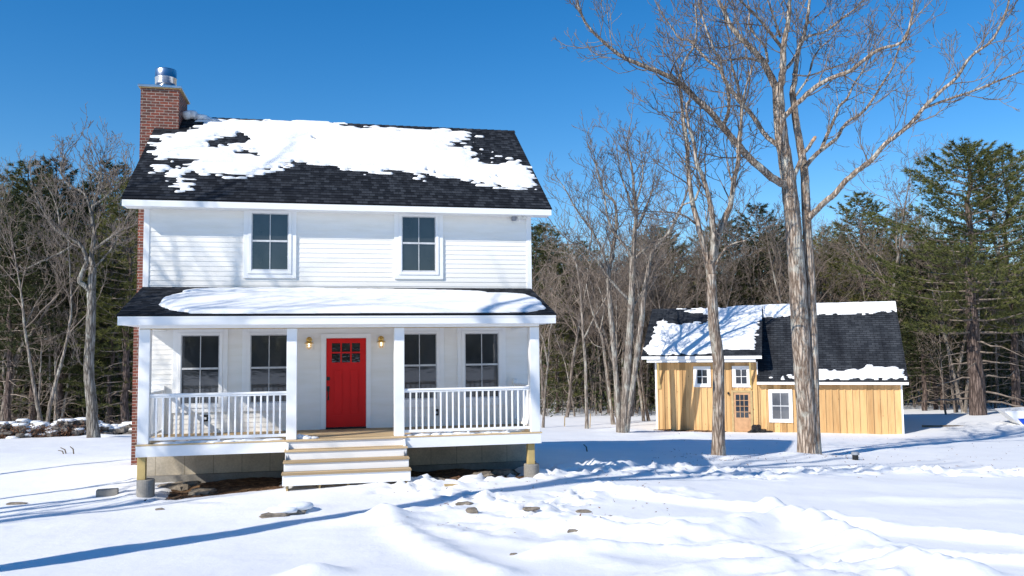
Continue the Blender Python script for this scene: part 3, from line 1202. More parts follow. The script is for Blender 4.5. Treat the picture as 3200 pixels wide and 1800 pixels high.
for a, b in px:
    mb.box(a, b, -0.026, yb, pz0, pz1)
    mb.box(a + 0.035, b - 0.035, -0.037, -0.025, pz0 + 0.04, pz1 - 0.04, 0.009)
door = obj('front_door', mb, M['red'], house)
for a, b in lx:
    for c, d in lz:
        mb = MB()
        mb.box(a + 0.0005, b - 0.0005, -0.028, -0.022, d, c)
        obj('pane', mb, M['door_glass'], door)
hx = DX0 + dw * 26 / 515
mb = MB()
zc = DZ1 - dh * 527 / 1162
mb.box(hx - 0.035, hx + 0.035, -0.058, -0.041, zc - 0.04, zc + 0.04, 0.006)
obj('door_lock', mb, M['black'], door)
mb = MB()
zc = DZ1 - dh * 660 / 1162
mb.box(hx - 0.03, hx + 0.03, -0.056, -0.041, zc - 0.06, zc + 0.06, 0.006)
mb.box(hx - 0.022, hx + 0.022, -0.056, -0.041, zc - 0.26, zc - 0.18, 0.006)
mb.tube([(hx, -0.057, zc - 0.02), (hx, -0.10, zc - 0.05), (hx, -0.105, zc - 0.13), (hx, -0.09, zc - 0.2), (hx, -0.057, zc - 0.22)], [.011, .013, .014, .013, .011], 8)
mb.box(hx - 0.012, hx + 0.012, -0.09, -0.057, zc + 0.0, zc + 0.014, 0.003)
obj('door_handle', mb, M['black'], door)

# lanterns, outlets, floodlight
for (u, v, side) in ((965.8, 1077, 'left'), (1191.0, 1073, 'right')):
    c = at_y(u, v, -0.1)
    x, z = c[0], c[2]
    t = thing('wall_lantern', (x, -0.02, z), 'brass caged wall lantern with glowing bulb %s' % ('between red door and left middle porch post' if side == 'left' else 'between red door and right middle porch post'), 'lantern', 'brass lanterns beside the red door')
    mb = MB()
    mb.box(x - 0.10, x + 0.10, -0.035, -0.001, z - 0.12, z + 0.20, 0.004)
    obj('mounting_block', mb, M['siding'], t)
    mb = MB()
    th = np.arange(20) * 2 * math.pi / 20
    mb.tube([(x, -0.036, z + 0.11), (x, -0.05, z + 0.11), (x, -0.058, z + 0.11)], [0.066, 0.066, 0.05], 20)
    mb.tube([(x, -0.055, z + 0.11), (x, -0.10, z + 0.135), (x, -0.13, z + 0.11), (x, -0.13, z + 0.07)], [0.02, 0.022, 0.024, 0.034], 10)
    obj('bracket', mb, M['brass'], t, smooth=True)
    mb = MB()
    mb.lathe([(0.03, z + 0.085), (0.045, z + 0.075), (0.065, z + 0.055), (0.112, z + 0.032), (0.114, z + 0.026), (0.10, z + 0.026), (0.05, z + 0.045)], x, -0.13, 24)
    obj('shade', mb, M['brass'], t, smooth=True)
    mb = MB()
    mb.lathe([(0.0, z + 0.04), (0.018, z + 0.035), (0.03, z - 0.02), (0.026, z - 0.05), (0.0, z - 0.062)], x, -0.13, 14)
    obj('bulb', mb, M['bulb'], t, smooth=True)
    mb = MB()
    for a in np.arange(6) * math.pi / 3:
        ca, sa = math.cos(a), math.sin(a)
        mb.tube([(x + 0.05 * ca, -0.13 + 0.05 * sa, z + 0.03), (x + 0.052 * ca, -0.13 + 0.052 * sa, z - 0.06), (x + 0.035 * ca, -0.13 + 0.035 * sa, z - 0.095), (x, -0.13, z - 0.108)], [0.004] * 4, 5)
    for zz in (z - 0.02, z - 0.06):
        mb.tube([(x + 0.053 * math.cos(a), -0.13 + 0.053 * math.sin(a), zz) for a in np.arange(17) * math.pi / 8], [0.004] * 17, 5, False)
    obj('cage', mb, M['brass'], t)
for (u, v, lab) in ((642.6, 1306, 'black outlet cover on clapboards under the leftmost porch window'), (1363, 1288, 'black outlet cover on clapboards between the two right porch windows')):
    c = at_y(u, v, 0)
    t = thing('outlet_box', (c[0], -0.02, c[2]), lab, 'outlet', 'porch outlets')
    mb = MB()
    mb.box(c[0] - 0.055, c[0] + 0.055, -0.05, -0.002, c[2] - 0.075, c[2] + 0.075, 0.008)
    obj('cover', mb, M['black'], t)
    mb = MB()
    mb.box(c[0] - 0.025, c[0] + 0.025, -0.056, -0.0505, c[2] - 0.035, c[2] + 0.02, 0.002)
    obj('socket_plate', mb, M['copper'], t)
c = at_y(1618, 684, 0)
t = thing('floodlight', (c[0], -0.02, c[2]), 'twin white floodlight under the right end of the upper eave', 'floodlight')
mb = MB()
mb.box(c[0] - 0.10, c[0] + 0.16, -0.03, -0.003, c[2] - 0.07, c[2] + 0.07, 0.004)
mb.box(c[0] - 0.0, c[0] + 0.09, -0.07, -0.031, c[2] - 0.05, c[2] + 0.03, 0.01)
obj('base_plate', mb, M['trim'], t)
mb = MB()
mb.box(c[0] - 0.17, c[0] - 0.06, -0.12, -0.031, c[2] - 0.06, c[2] + 0.05, 0.012)
obj('sensor', mb, M['grey_plastic'], t)
for dx in (0.02, 0.13):
    mb = MB()
    mb.tube([(c[0] + dx, -0.07, c[2] + 0.02), (c[0] + dx, -0.12, c[2] + 0.02), (c[0] + dx, -0.17, c[2] + 0.005), (c[0] + dx, -0.18, c[2])], [0.025, 0.045, 0.06, 0.02], 14)
    obj('lamp_head', mb, M['lens'], t, smooth=True)


# ------------------------------------------------------------------ snow lying on the roofs
def roof_snow(name, polys, holes, o, uvec, vvec, nvec, width, length, thick, label, course=0.14, jit=0.10, step=0.022, soft=2, lumps=0.5, seed=3, over=0.0, edge_r=7):
    """polys: outlines seen in the photograph, carried onto the roof's own plane; snow stands on it as a real layer"""
    o, uvec, vvec, nvec = (np.array(a, float) for a in (o, uvec, vvec, nvec))

    def to_uv(pl):
        out = []
        for u, v in pl:
            P = plane_hit(u, v, o, nvec)
            out.append(((P - o) @ uvec, (P - o) @ vvec))
        return out
    us = np.arange(0, width, step)
    vs = np.arange(0, length + over, step)
    U, V = np.meshgrid(us, vs)
    g = np.random.default_rng(seed)
    row = np.floor(V / course)
    inrow = V / course - row
    jx = jit * (2.4 * (vnoise(U * 0.9 + row * 7.31, row * 3.7 + 0.5) - 0.5) + 1.9 * (vnoise(U * 3.1 + row * 5.7, row * 9.1 + 0.5) - 0.5) + 1.6 * (vnoise(row * 13.7, row * 4.1 + 0.5) - 0.5))
    jy = jit * 0.9 * (vnoise(U * 4.0 + 31, V * 1.5) - 0.5)
    Uj, Vj = U + jx, V + jy
    m = np.zeros(U.shape, bool)
    for p in polys:
        m |= inside(to_uv(p), Uj, Vj)
    for p in holes:
        m &= ~inside(to_uv(p), Uj, Vj)
    f = m.astype(float)
    edge = box_blur(f, edge_r)
    # near the edge the snow breaks along the courses and melts off the tabs
    groove = np.clip(1.15 - inrow / 0.30, 0, 1)
    brk = (vnoise(U * 5.5 + row * 3.3, row * 1.9) - 0.35)
    thin = np.clip(fbm(U * 0.8 + 40, V * 1.1, 3) * 2.2 + 0.05, 0, 1)
    melt = np.clip(0.97 - edge + 0.16 * thin, 0, 1)
    f = f - melt * 2.6 * (groove * 1.3 + np.clip(brk, 0, 1) * 1.5) * (jit > 0.03)
    f = box_blur(np.clip(f, 0, 1), soft)
    h = np.clip((f - 0.42) / 0.5, 0, 1)
    h = h ** 0.6
    wide = box_blur(m.astype(float), 12)
    H = thick * h * (0.45 + 0.55 * wide) * (1 + lumps * fbm(U * 2.2, V * 2.2, 4) * 1.2 + lumps * 0.25 * fbm(U * 9, V * 9, 2)) - 0.012 * (h <= 0)
    keep = box_blur((h > 0).astype(float), 1) > 0.02
    cell = keep[:-1, :-1] | keep[1:, :-1] | keep[:-1, 1:] | keep[1:, 1:]
    n = len(us)
    jj, ii = np.nonzero(cell)
    a = jj * n + ii
    q = np.stack([a, a + 1, a + n + 1, a + n], -1)
    Pts = np.stack([U, V, H], -1).reshape(-1, 3)
    used = np.unique(q)
    remap = np.full(len(Pts), -1)
    remap[used] = np.arange(len(used))
    mb = MB()
    mb.add(Pts[used], remap[q])
    s = obj(name, mb, M['snow'], None, True, frame_mat(o, uvec, vvec), fix=False)
    return tag(s, label, 'snow', None, 'stuff')


z1 = lambda pl: [(350 + x * .35879, 180 + y * .35879) for x, y in pl]
z2 = lambda pl: [(1050 + x * .41406, 350 + y * .41406) for x, y in pl]
z5 = lambda pl: [(1980 + x * .40036, 900 + y * .40036) for x, y in pl]
z8 = lambda pl: [(360 + x * .24845, 880 + y * .24845) for x, y in pl]
zp = lambda pl: [(850 + x * .48999, 850 + y * .48999) for x, y in pl]
main_poly = (z1([(375, 640), (600, 645), (655, 650), (705, 630), (800, 630), (830, 612), (670, 612), (720, 592), (760, 560), (850, 530), (970, 535), (1200, 545), (1600, 560), (1951, 570)])
             + z2([(95, 95), (100, 118), (270, 105), (460, 115), (600, 135), (790, 130), (960, 150), (1090, 172), (1000, 205), (930, 222), (850, 245), (930, 285), (1000, 310), (1090, 350), (1110, 385),
                   (1180, 390), (1290, 372), (1330, 345), (1440, 360), (1470, 400), (1490, 470), (1515, 550), (1440, 595), (1200, 580), (1100, 570), (1130, 540), (1040, 535), (950, 515), (760, 490), (730, 420), (740, 520),
                   (640, 510), (560, 470), (440, 440), (400, 490), (200, 475), (100, 445), (0, 420)])
             + z1([(1850, 940), (1700, 925), (1620, 890), (1580, 900), (1580, 950), (1530, 960), (1520, 1000), (1300, 1000), (1280, 1050), (1180, 1060), (950, 1050), (920, 1020), (800, 1030), (650, 1000), (640, 960), (780, 900), (640, 890),
                   (500, 875), (440, 905), (400, 910), (395, 830), (375, 730)]))
low_poly = z1([(300, 970), (350, 925), (440, 945), (540, 935), (620, 965), (615, 1050), (710, 1080), (720, 1165), (580, 1170), (550, 1110), (460, 1040), (360, 1010)])
bits = [z2(p) for p in ([(980, 235), (1040, 225), (1105, 260), (1100, 290), (1040, 280)], [(1040, 310), (1075, 310), (1070, 328), (1040, 328)], [(1105, 290), (1140, 290), (1125, 312)], [(1180, 350), (1220, 345), (1215, 365)], [(1225, 325), (1320, 325), (1310, 345), (1230, 340)])]
hl = [z1([(800, 740), (960, 690), (1080, 680), (1110, 655), (1170, 660), (1200, 720), (1150, 750), (1050, 740), (960, 750), (940, 790), (820, 790)]), z1([(1070, 810), (1200, 800), (1240, 840), (1170, 875), (1080, 830)]),
      z1([(1725, 685), (1780, 690), (1770, 715)]), z1([(565, 685), (600, 690), (580, 700)]), z2([(1160, 475), (1235, 490), (1220, 510)])]
roof_snow('roof_snow', [main_poly, low_poly] + bits, hl, R0 + RN * 0.006, (1, 0, 0), RV, RN, RW, SL, 0.055, 'ragged patches of melting snow on the upper roof of the white house', jit=0.19, soft=1, lumps=0.3, seed=3, edge_r=21)
# snow drifted behind the ridge by the chimney
mb = MB()
g = np.random.default_rng(5)
for k in range(9):
    x = 0.28 + k * 0.085
    mb.blob((x, 3.72 + 0.05 * g.normal(), 8.17 + 0.02 * g.normal() - 0.012 * k), (0.13, 0.22, 0.13 - 0.009 * k), g, 0.15)
obj('ridge_snow', mb, M['snow'], None, True)
tag(bpy.data.objects['ridge_snow'], 'small snow drift against the chimney on the house ridge', 'snow', None, 'stuff')
p_big = (z8([(570, 290), (600, 220), (700, 185), (830, 158), (1000, 152), (1400, 150), (1600, 150), (1800, 145), (2576, 155)]) + zp([(400, 138), (900, 140), (1500, 140), (1620, 150), (1700, 180), (1745, 235), (1640, 255), (1500, 257), (600, 261), (200, 262)])
         + z8([(2576, 400), (1800, 402), (950, 400), (880, 380), (750, 365), (640, 340)]))
p_top = z8([(800, 130), (1000, 105), (1300, 97), (1700, 92), (2576, 97)]) + zp([(400, 112), (1000, 118), (1450, 130), (1000, 134), (400, 132)]) + z8([(2576, 140), (1900, 135), (1400, 138), (1000, 142)])
roof_snow('roof_snow', [p_big, p_top], [], P0 + PN * 0.006, (1, 0, 0), PVv, PN, W, PL, 0.065, 'smooth blanket of snow on the porch roof of the white house', jit=0.025, lumps=0.25, seed=4)
# snow blown onto the porch boards
mb = MB()
g = np.random.default_rng(8)
for x0, x1 in ((0.75, 3.15), (5.65, 8.15)):
    n = 60
    for k in range(n):
        x = x0 + (x1 - x0) * g.random()
        if x0 < 1 and x < 1.6 and g.random() < 0.5:
            continue
        mb.blob((x, -DP + 0.06 + 0.22 * abs(g.normal()) * 0.6, 0.0), (0.10 + 0.09 * g.random(), 0.05 + 0.05 * g.random(), 0.012 + 0.03 * g.random()), g, 0.2, 8, 4)
for k in range(6):
    mb.blob((3.45 + 0.06 * k, -DP + 0.15 + 0.03 * g.normal(), 0.0), (0.09, 0.08, 0.10 - 0.013 * k), g, 0.25, 8, 5)
obj('deck_snow', mb, M['snow'], None, True)
tag(bpy.data.objects['deck_snow'], 'thin wind-blown snow along the front edge of the porch floor', 'snow', None, 'stuff')

# ------------------------------------------------------------------ barn
BA = math.radians(-30.0)
BO = np.array([20.5, 21.3, -2.5])
bs, bt = np.array([math.cos(BA), math.sin(BA), 0]), np.array([-math.sin(BA), math.cos(BA), 0])
barn = thing('barn', BO, 'honey-coloured board-and-batten barn with white trim and dark snowy roof', 'barn', rz=BA)
BW, BM = 11.6, 5.05


def bobj(name, mb, mat, parent=barn, **kw):
    return obj(name, mb, mat, parent, world=False, **kw)


HOLES = [(1.93, 2.78, 2.24, 3.29), (3.83, 4.71, 2.24, 3.30), (5.54, 6.66, 0.53, 2.14), (3.76, 4.78, 0.0, 2.09)]


def board_wall(name, x0, x1, z0, z1):
    mb = MB()
    mb.box(x0, x1, 0.0, 0.1, z0, z1)
    x = x0
    g = np.random.default_rng(int(x0 * 10) + 5)
    while x < x1 - 0.02:
        a, b, segs = x, x + 0.06, [(z0 + 0.003, z1 - 0.003)]
        for (h0, h1, v0, v1) in HOLES:
            if a < h1 and b > h0:
                segs = [t for (p, q) in segs for t in ((p, min(q, v0)), (max(p, v1), q)) if t[1] - t[0] > 0.05]
        for (p, q) in segs:
            mb.box(a, b, -0.042, -0.0005, p, q, 0.003)
        x += 0.305
    return bobj(name, mb, M['barn'])


board_wall('wall', 0.08, BM, 0.0, 3.47)
board_wall('wall', BM + 0.02, BW - 0.08, 0.0, 2.40)
BRZ, BRT, BD = 6.40, 3.45, 6.9                                  # ridge height, its distance behind the front, depth of the barn
EL_T, EL_Z = -0.62, 3.83                                       # eave of the raised left half
ER_T, ER_Z = -0.34, 2.56
mb = MB()
mb.box(0.0, 0.08, 0.0, BD, 0, 2.3)
mb.prism([(0.0, 0, 2.3), (0.0, BD, 2.3), (0.0, BRT, 6.15), (0, 0, 3.95)], (0.08, 0, 0))
mb.box(BW - 0.08, BW, 0.0, BD, 0, 2.3)
mb.prism([(BW, 0, 2.3), (BW, BD, 2.3), (BW, BRT, 6.15)], (-0.08, 0, 0))
mb.box(0, BW, BD - 0.08, BD, 0, 2.3)
bobj('wall', mb, M['barn'])
mb = MB()                                                       # the dark shingled cheek between the two roof levels
mb.prism([(BM + 0.005, 0.02, 2.60), (BM + 0.005, 0.02, 3.95), (BM + 0.005, BRT, 6.28)], (-0.06, 0, 0))
bobj('dormer_cheek', mb, M['barn_shingle'])
BROOT = barn


def broof(name, x0, x1, t0, z0):
    ln = math.hypot(BRT - t0, BRZ - z0)
    v = np.array([0, (BRT - t0) / ln, (BRZ - z0) / ln])
    mb = MB()
    ex = 0.15
    n = int(round(ln / ex))
    e = ln / n
    for k in range(n):
        y0, y1 = k * e, (k + 1) * e
        mb.add([(0, y0, 0.012), (x1 - x0, y0, 0.012), (x1 - x0, y1 + 0.002, 0.002), (0, y1 + 0.002, 0.002), (0, y0, -0.004), (x1 - x0, y0, -0.004)], [(0, 1, 2, 3), (4, 5, 1, 0)])
    mb.box(0, x1 - x0, 0, ln, -0.05, -0.002)
    r = bobj(name, mb, M['barn_shingle'], mat4=frame_mat((x0, t0, z0), (1, 0, 0), v), fix=False)
    return r, v, ln


rl, bvl, bll = broof('roof', -0.60, 5.30, EL_T, EL_Z)
rr, bvr, blr = broof('roof', 5.02, 11.86, ER_T, ER_Z)
mb = MB()
mb.prism([(-0.6, BRT + 0.005, BRZ), (-0.6, BD + 0.34, ER_Z), (-0.6, BD + 0.34, ER_Z - 0.06), (-0.6, BRT + 0.005, BRZ - 0.06)], (12.46, 0, 0))
bobj('roof', mb, M['barn_shingle'])
mb = MB()
mb.box(-0.6, 5.30, EL_T + 0.004, EL_T + 0.03, EL_Z - 0.17, EL_Z - 0.02, 0.003)
mb.box(-0.35, 5.0, EL_T + 0.10, EL_T + 0.125, EL_Z - 0.33, EL_Z - 0.171, 0.003)
mb.box(-0.6, 5.30, EL_T + 0.031, -0.03, EL_Z - 0.17, EL_Z - 0.155)
bobj('eave_board', mb, M['trim'])
mb = MB()
mb.box(5.02, 11.86, ER_T + 0.004, ER_T + 0.03, ER_Z - 0.17, ER_Z - 0.04, 0.003)
mb.box(5.02, 11.86, ER_T + 0.031, -0.03, ER_Z - 0.165, ER_Z - 0.15)
bobj('eave_board', mb, M['trim'])
for x in (-0.6, 11.83):
    mb = MB()
    t0, z0 = (EL_T, EL_Z) if x < 0 else (ER_T, ER_Z)
    mb.prism([(x, t0 + 0.035, z0 - 0.045), (x, BRT, BRZ - 0.06), (x, BRT, BRZ - 0.24), (x, t0 + 0.035, z0 - 0.17)], (0.028, 0, 0))
    mb.prism([(x, BD + 0.3, ER_Z - 0.045), (x, BRT, BRZ - 0.065), (x, BRT, BRZ - 0.24), (x, BD + 0.3, ER_Z - 0.17)], (0.028, 0, 0))
    bobj('rake_board', mb, M['trim'])
for x0, x1, zt in ((-0.015, 0.10, 3.5), (BM - 0.085, BM + 0.018, 3.5), (BW - 0.10, BW + 0.015, 2.4)):
    mb = MB()
    mb.box(x0, x1, -0.034, 0.08, 0.0 if x0 != BM - 0.085 else 2.45, zt, 0.003)
    bobj('corner_board', mb, M['trim'])
for x in (0.20, 4.72):                                          # knee braces under the eave
    mb = MB()
    R = np.eye(4)
    a = np.array([x, -0.03, 2.35])
    b = np.array([x, EL_T + 0.14, EL_Z - 0.20])
    d = (b - a) / np.linalg.norm(b - a)
    R[:3, 0] = (1, 0, 0)
    R[:3, 1] = np.cross(d, (1, 0, 0))
    R[:3, 2] = d
    R[:3, 3] = a
    mb.box(-0.045, 0.045, -0.045, 0.045, 0, np.linalg.norm(b - a), 0.006, R)
    mb.box(x - 0.07, x + 0.07, -0.06, -0.025, 2.15, 2.42, 0.004)
    bobj('knee_brace', mb, M['pole_wood'])


def barn_window(x0, x1, z0, z1, hung=False):
    mb = MB()
    f = 0.15
    a, b = -0.065, -0.002
    mb.box(x0, x0 + f, a, b, z0, z1, 0.004)
    mb.box(x1 - f, x1, a, b, z0, z1, 0.004)
    mb.box(x0 + f + 0.0005, x1 - f - 0.0005, a + 0.002, b, z0, z0 + f, 0.004)
    mb.box(x0 + f + 0.0005, x1 - f - 0.0005, a + 0.002, b, z1 - f, z1, 0.004)
    wd = bobj('window', mb, M['trim'])
    X0, X1, Z0, Z1 = x0 + f, x1 - f, z0 + f, z1 - f
    mb = MB()
    xm, zm = (X0 + X1) / 2, (Z0 + Z1) / 2
    s = 0.03
    mb.box(X0 + 0.001, X0 + s, -0.045, b, Z0 + 0.001, Z1 - 0.001)
    mb.box(X1 - s, X1 - 0.001, -0.045, b, Z0 + 0.001, Z1 - 0.001)
    mb.box(X0 + s + 0.001, X1 - s - 0.001, -0.043, b, Z0 + 0.001, Z0 + s)
    mb.box(X0 + s + 0.001, X1 - s - 0.001, -0.043, b, Z1 - s, Z1 - 0.001)
    mb.box(X0 + s + 0.001, X1 - s - 0.001, -0.042, b, zm - (0.025 if hung else 0.014), zm + (0.025 if hung else 0.014))
    mb.box(xm - 0.013, xm + 0.013, -0.040, b, Z0 + s + 0.001, Z1 - s - 0.001)
    bobj('sash', mb, M['trim'] if not hung else M['copper'], wd)
    mb = MB()
    mb.box(X0 + 0.004, X1 - 0.004, -0.032, -0.026, Z0 + 0.004, Z1 - 0.004)
    bobj('pane', mb, M['glass'] if not hung else M['barn_screen'], wd)


barn_window(1.93, 2.78, 2.24, 3.29)
barn_window(3.83, 4.71, 2.24, 3.30)
barn_window(5.54, 6.66, 0.53, 2.14, True)
# glazed fir door
bx0, bx1, bz0, bz1 = 3.87, 4.67, 0.06, 1.97
mb = MB()
mb.box(bx0 - 0.11, bx0 - 0.004, -0.062, -0.002, 0.03, bz1 + 0.12, 0.004)
mb.box(bx1 + 0.004, bx1 + 0.11, -0.062, -0.002, 0.03, bz1 + 0.12, 0.004)
mb.box(bx0 - 0.003, bx1 + 0.003, -0.060, -0.002, bz1 + 0.004, bz1 + 0.12, 0.004)
bobj('door_casing', mb, M['raw_wood'])
mb = MB()
gx = np.linspace(bx0 + 0.10, bx1 - 0.10, 4)
gz = np.linspace(bz0 + 0.68, bz1 - 0.10, 5)
mb.box(bx0, gx[0], -0.035, -0.003, bz0, bz1)
mb.box(gx[-1], bx1, -0.035, -0.003, bz0, bz1)
mb.box(gx[0], gx[-1], -0.035, -0.003, bz0, gz[0])
mb.box(gx[0], gx[-1], -0.035, -0.003, gz[-1], bz1)
for x in gx[1:-1]:
    mb.box(x - 0.014, x + 0.014, -0.034, -0.003, gz[0], gz[-1])
for z in gz[1:-1]:
    mb.box(gx[0], gx[-1], -0.033, -0.003, z - 0.014, z + 0.014)
mb.box(gx[0] + 0.03, gx[-1] - 0.03, -0.044, -0.034, bz0 + 0.14, bz0 + 0.55, 0.008)
mb.box(bx0, bx1, -0.0029, 0.0, bz0, bz0 + 0.02)
bd = bobj('barn_door', mb, M['fir'])
mb = MB()
mb.box(gx[0], gx[-1], -0.024, -0.018, gz[0], gz[-1])
bobj('pane', mb, M['glass'], bd)
mb = MB()
mb.blob((bx1 - 0.05, -0.07, 0.98), (0.035, 0.035, 0.035), np.random.default_rng(1), 0.0, 8, 6)
bobj('door_knob', mb, M['black'], bd)
mb = MB()
mb.blob((3.62, -0.07, 1.94), (0.05, 0.06, 0.07), np.random.default_rng(1), 0.05, 10, 6)
bobj('porch_lamp', mb, M['black'])
mb = MB()
mb.box(3.7, 4.85, -0.25, -0.06, -0.1, 0.025, 0.01)
bobj('door_step', mb, M['concrete'])


def bw(p):
    return BO + bs * p[0] + bt * p[1] + np.array([0, 0, p[2]])


def bdir(v):
    return bs * v[0] + bt * v[1] + np.array([0, 0, v[2]])


bnl = np.cross(bs, bdir(bvl))
bnr = np.cross(bs, bdir(bvr))
pl = z5([(330, 162), (585, 158), (800, 148), (1000, 138), (1150, 130), (1150, 200), (1060, 238), (970, 265), (1000, 290), (960, 350), (950, 480), (870, 480), (670, 490), (590, 515), (480, 522), (100, 522), (90, 490), (210, 225), (235, 260), (350, 290), (450, 265), (520, 265), (540, 300), (580, 250), (580, 210), (480, 200), (400, 185)])
roof_snow('roof_snow', [pl], [], bw((-0.6, EL_T, EL_Z)) + bnl * 0.006, bs, bdir(bvl), bnl, 5.9, bll, 0.09, 'broad sheet of snow on the raised left roof of the barn', 0.15, 0.10, 0.035, 1, 0.2, 5)
pr = z5([(1100, 138), (1420, 120), (2080, 90), (2092, 180), (1850, 205), (1425, 214), (1215, 222), (1100, 235), (1000, 240), (990, 130)])
pr2 = z5([(1030, 702), (1130, 687), (1250, 675), (1430, 635), (1470, 630), (1540, 645), (1700, 635), (1790, 630), (1820, 605), (1865, 600), (1880, 615), (2000, 620), (2050, 610), (2110, 640), (2137, 716), (1430, 716), (1100, 712)])
roof_snow('roof_snow', [pr, pr2], [], bw((5.02, ER_T, ER_Z)) + bnr * 0.006, bs, bdir(bvr), bnr, 6.84, blr, 0.14, 'two bands of snow along ridge and eave of the barn\'s right roof', 0.15, 0.04, 0.035, 1, 0.25, 6)

# ------------------------------------------------------------------ trees


def grow(out, p, d, L, r, lvl, maxl, g, up=0.12, wob=0.16, rmin=0.006, kids=(9, 6, 5, 4), ang=(0.5, 0.95), ratio=(0.38, 0.62), start=0.25):
    """one branch and, along it, its side branches; OUT collects (points, radii, level)"""
    n = max(4, int(L / (0.55 if lvl < 2 else 0.28)))
    n = min(n, 14)
    P, D = [np.array(p, float)], np.array(d, float)
    for k in range(n):
        D = D + g.normal(size=3) * wob + np.array([0, 0, up])
        D /= np.linalg.norm(D)
        P.append(P[-1] + D * L / n)
    P = np.array(P)
    tt = np.linspace(0, 1, n + 1)
    end = max(rmin * 0.8, r * (0.25 if lvl < maxl else 0.4))
    R = r + (end - r) * tt ** 0.85
    R = np.maximum(R, rmin * 0.7)
    out.append((P, R, lvl))
    if lvl >= maxl:
        return
    nk = kids[min(lvl, len(kids) - 1)]
    nk = max(1, int(nk * g.uniform(0.75, 1.25)))
    spin = g.uniform(0, 6.28)
    for k in range(nk):
        t = start + (1 - start) * (k + g.uniform(0.1, 0.9)) / nk
        t = min(t, 0.98)
        i = int(t * n)
        f = t * n - i
        q = P[i] * (1 - f) + P[min(i + 1, n)] * f
        T = P[min(i + 1, n)] - P[i]
        T /= np.linalg.norm(T) + 1e-9
        spin += 2.4 + g.normal() * 0.4
        a = np.cross(T, (0, 0, 1) if abs(T[2]) < 0.9 else (1, 0, 0))
        a /= np.linalg.norm(a)
        b = np.cross(T, a)
        an = g.uniform(*ang)
        dd = T * math.cos(an) + (a * math.cos(spin) + b * math.sin(spin)) * math.sin(an)
        cl = L * g.uniform(*ratio) * (1.1 - 0.45 * t)
        cr = max(rmin, (r + (end - r) * t) * g.uniform(0.45, 0.7))
        grow(out, q, dd, cl, cr, lvl + 1, maxl, g, up, wob, rmin, kids, ang, ratio, 0.2)


def tubes(mb, out, sides=(10, 6, 4, 3, 3)):
    for P, R, l in out:
        mb.tube(P, R, sides[min(l, len(sides) - 1)], cap=False)


def px_limb(pl, D0, dd, r0, r1, g):
    """a limb followed along the photograph at its tree's own distance, leaning DD metres nearer or farther by its tip"""
    n = len(pl)
    P = np.array([at_depth(u, v, D0 + dd * (k / max(1, n - 1)) ** 0.8) for k, (u, v) in enumerate(pl)])
    # smooth subdivision
    m = max(2, 4)
    t = np.arange(n)
    tt = np.linspace(0, n - 1, (n - 1) * m + 1)
    Q = np.empty((len(tt), 3))
    for a in range(3):
        c = P[:, a]
        i = np.clip(tt.astype(int), 0, n - 2)
        f = tt - i
        p0, p1, p2, p3 = c[np.clip(i - 1, 0, n - 1)], c[i], c[i + 1], c[np.clip(i + 2, 0, n - 1)]
        Q[:, a] = 0.5 * (2 * p1 + (p2 - p0) * f + (2 * p0 - 5 * p1 + 4 * p2 - p3) * f ** 2 + (3 * p1 - p0 - 3 * p2 + p3) * f ** 3)
    s = np.linspace(0, 1, len(tt))
    R = (r0 + (r1 - r0) * s) * D0 / FPX
    Q[1:-1] += g.normal(size=(len(tt) - 2, 3)) * R[1:-1, None] * (0.03 if R[0] > 0.13 else 0.10)
    return Q, R


def twigs_on(out, Q, R, g, gap=0.5, L=(0.7, 1.8), lvl=2, maxl=4, t0=0.25, kids=(0, 0, 5, 4), up=0.14, rmin=0.006, rk=0.5):
    seg = np.linalg.norm(np.diff(Q, axis=0), axis=1)
    cum = np.r_[0, np.cumsum(seg)]
    s = cum[-1] * t0
    spin = g.uniform(0, 6.28)
    while s < cum[-1]:
        i = min(len(Q) - 2, int(np.searchsorted(cum, s)) - 1 if s > 0 else 0)
        i = max(i, 0)
        T = Q[i + 1] - Q[i]
        T = T / (np.linalg.norm(T) + 1e-9)
        spin += 2.4 + g.normal() * 0.5
        a = np.cross(T, (0, 0, 1) if abs(T[2]) < 0.9 else (1, 0, 0))
        a /= np.linalg.norm(a)
        b = np.cross(T, a)
        an = g.uniform(0.5, 0.95)
        d = T * math.cos(an) + (a * math.cos(spin) + b * math.sin(spin)) * math.sin(an)
        f = s / cum[-1]
        grow(out, Q[i], d, g.uniform(*L) * (1.15 - 0.35 * f), max(rmin, R[i] * rk * g.uniform(0.5, 0.9)) if R[i] < 0.08 else g.uniform(0.018, 0.034), lvl, maxl, g, up, 0.17, rmin, kids)
        s += gap * g.uniform(0.6, 1.5)
    # the limb's own end runs out into twigs
    T = Q[-1] - Q[-2]
    T = T / (np.linalg.norm(T) + 1e-9)
    grow(out, Q[-1], T, g.uniform(*L), R[-1], lvl, maxl, g, up, 0.15, rmin, kids)


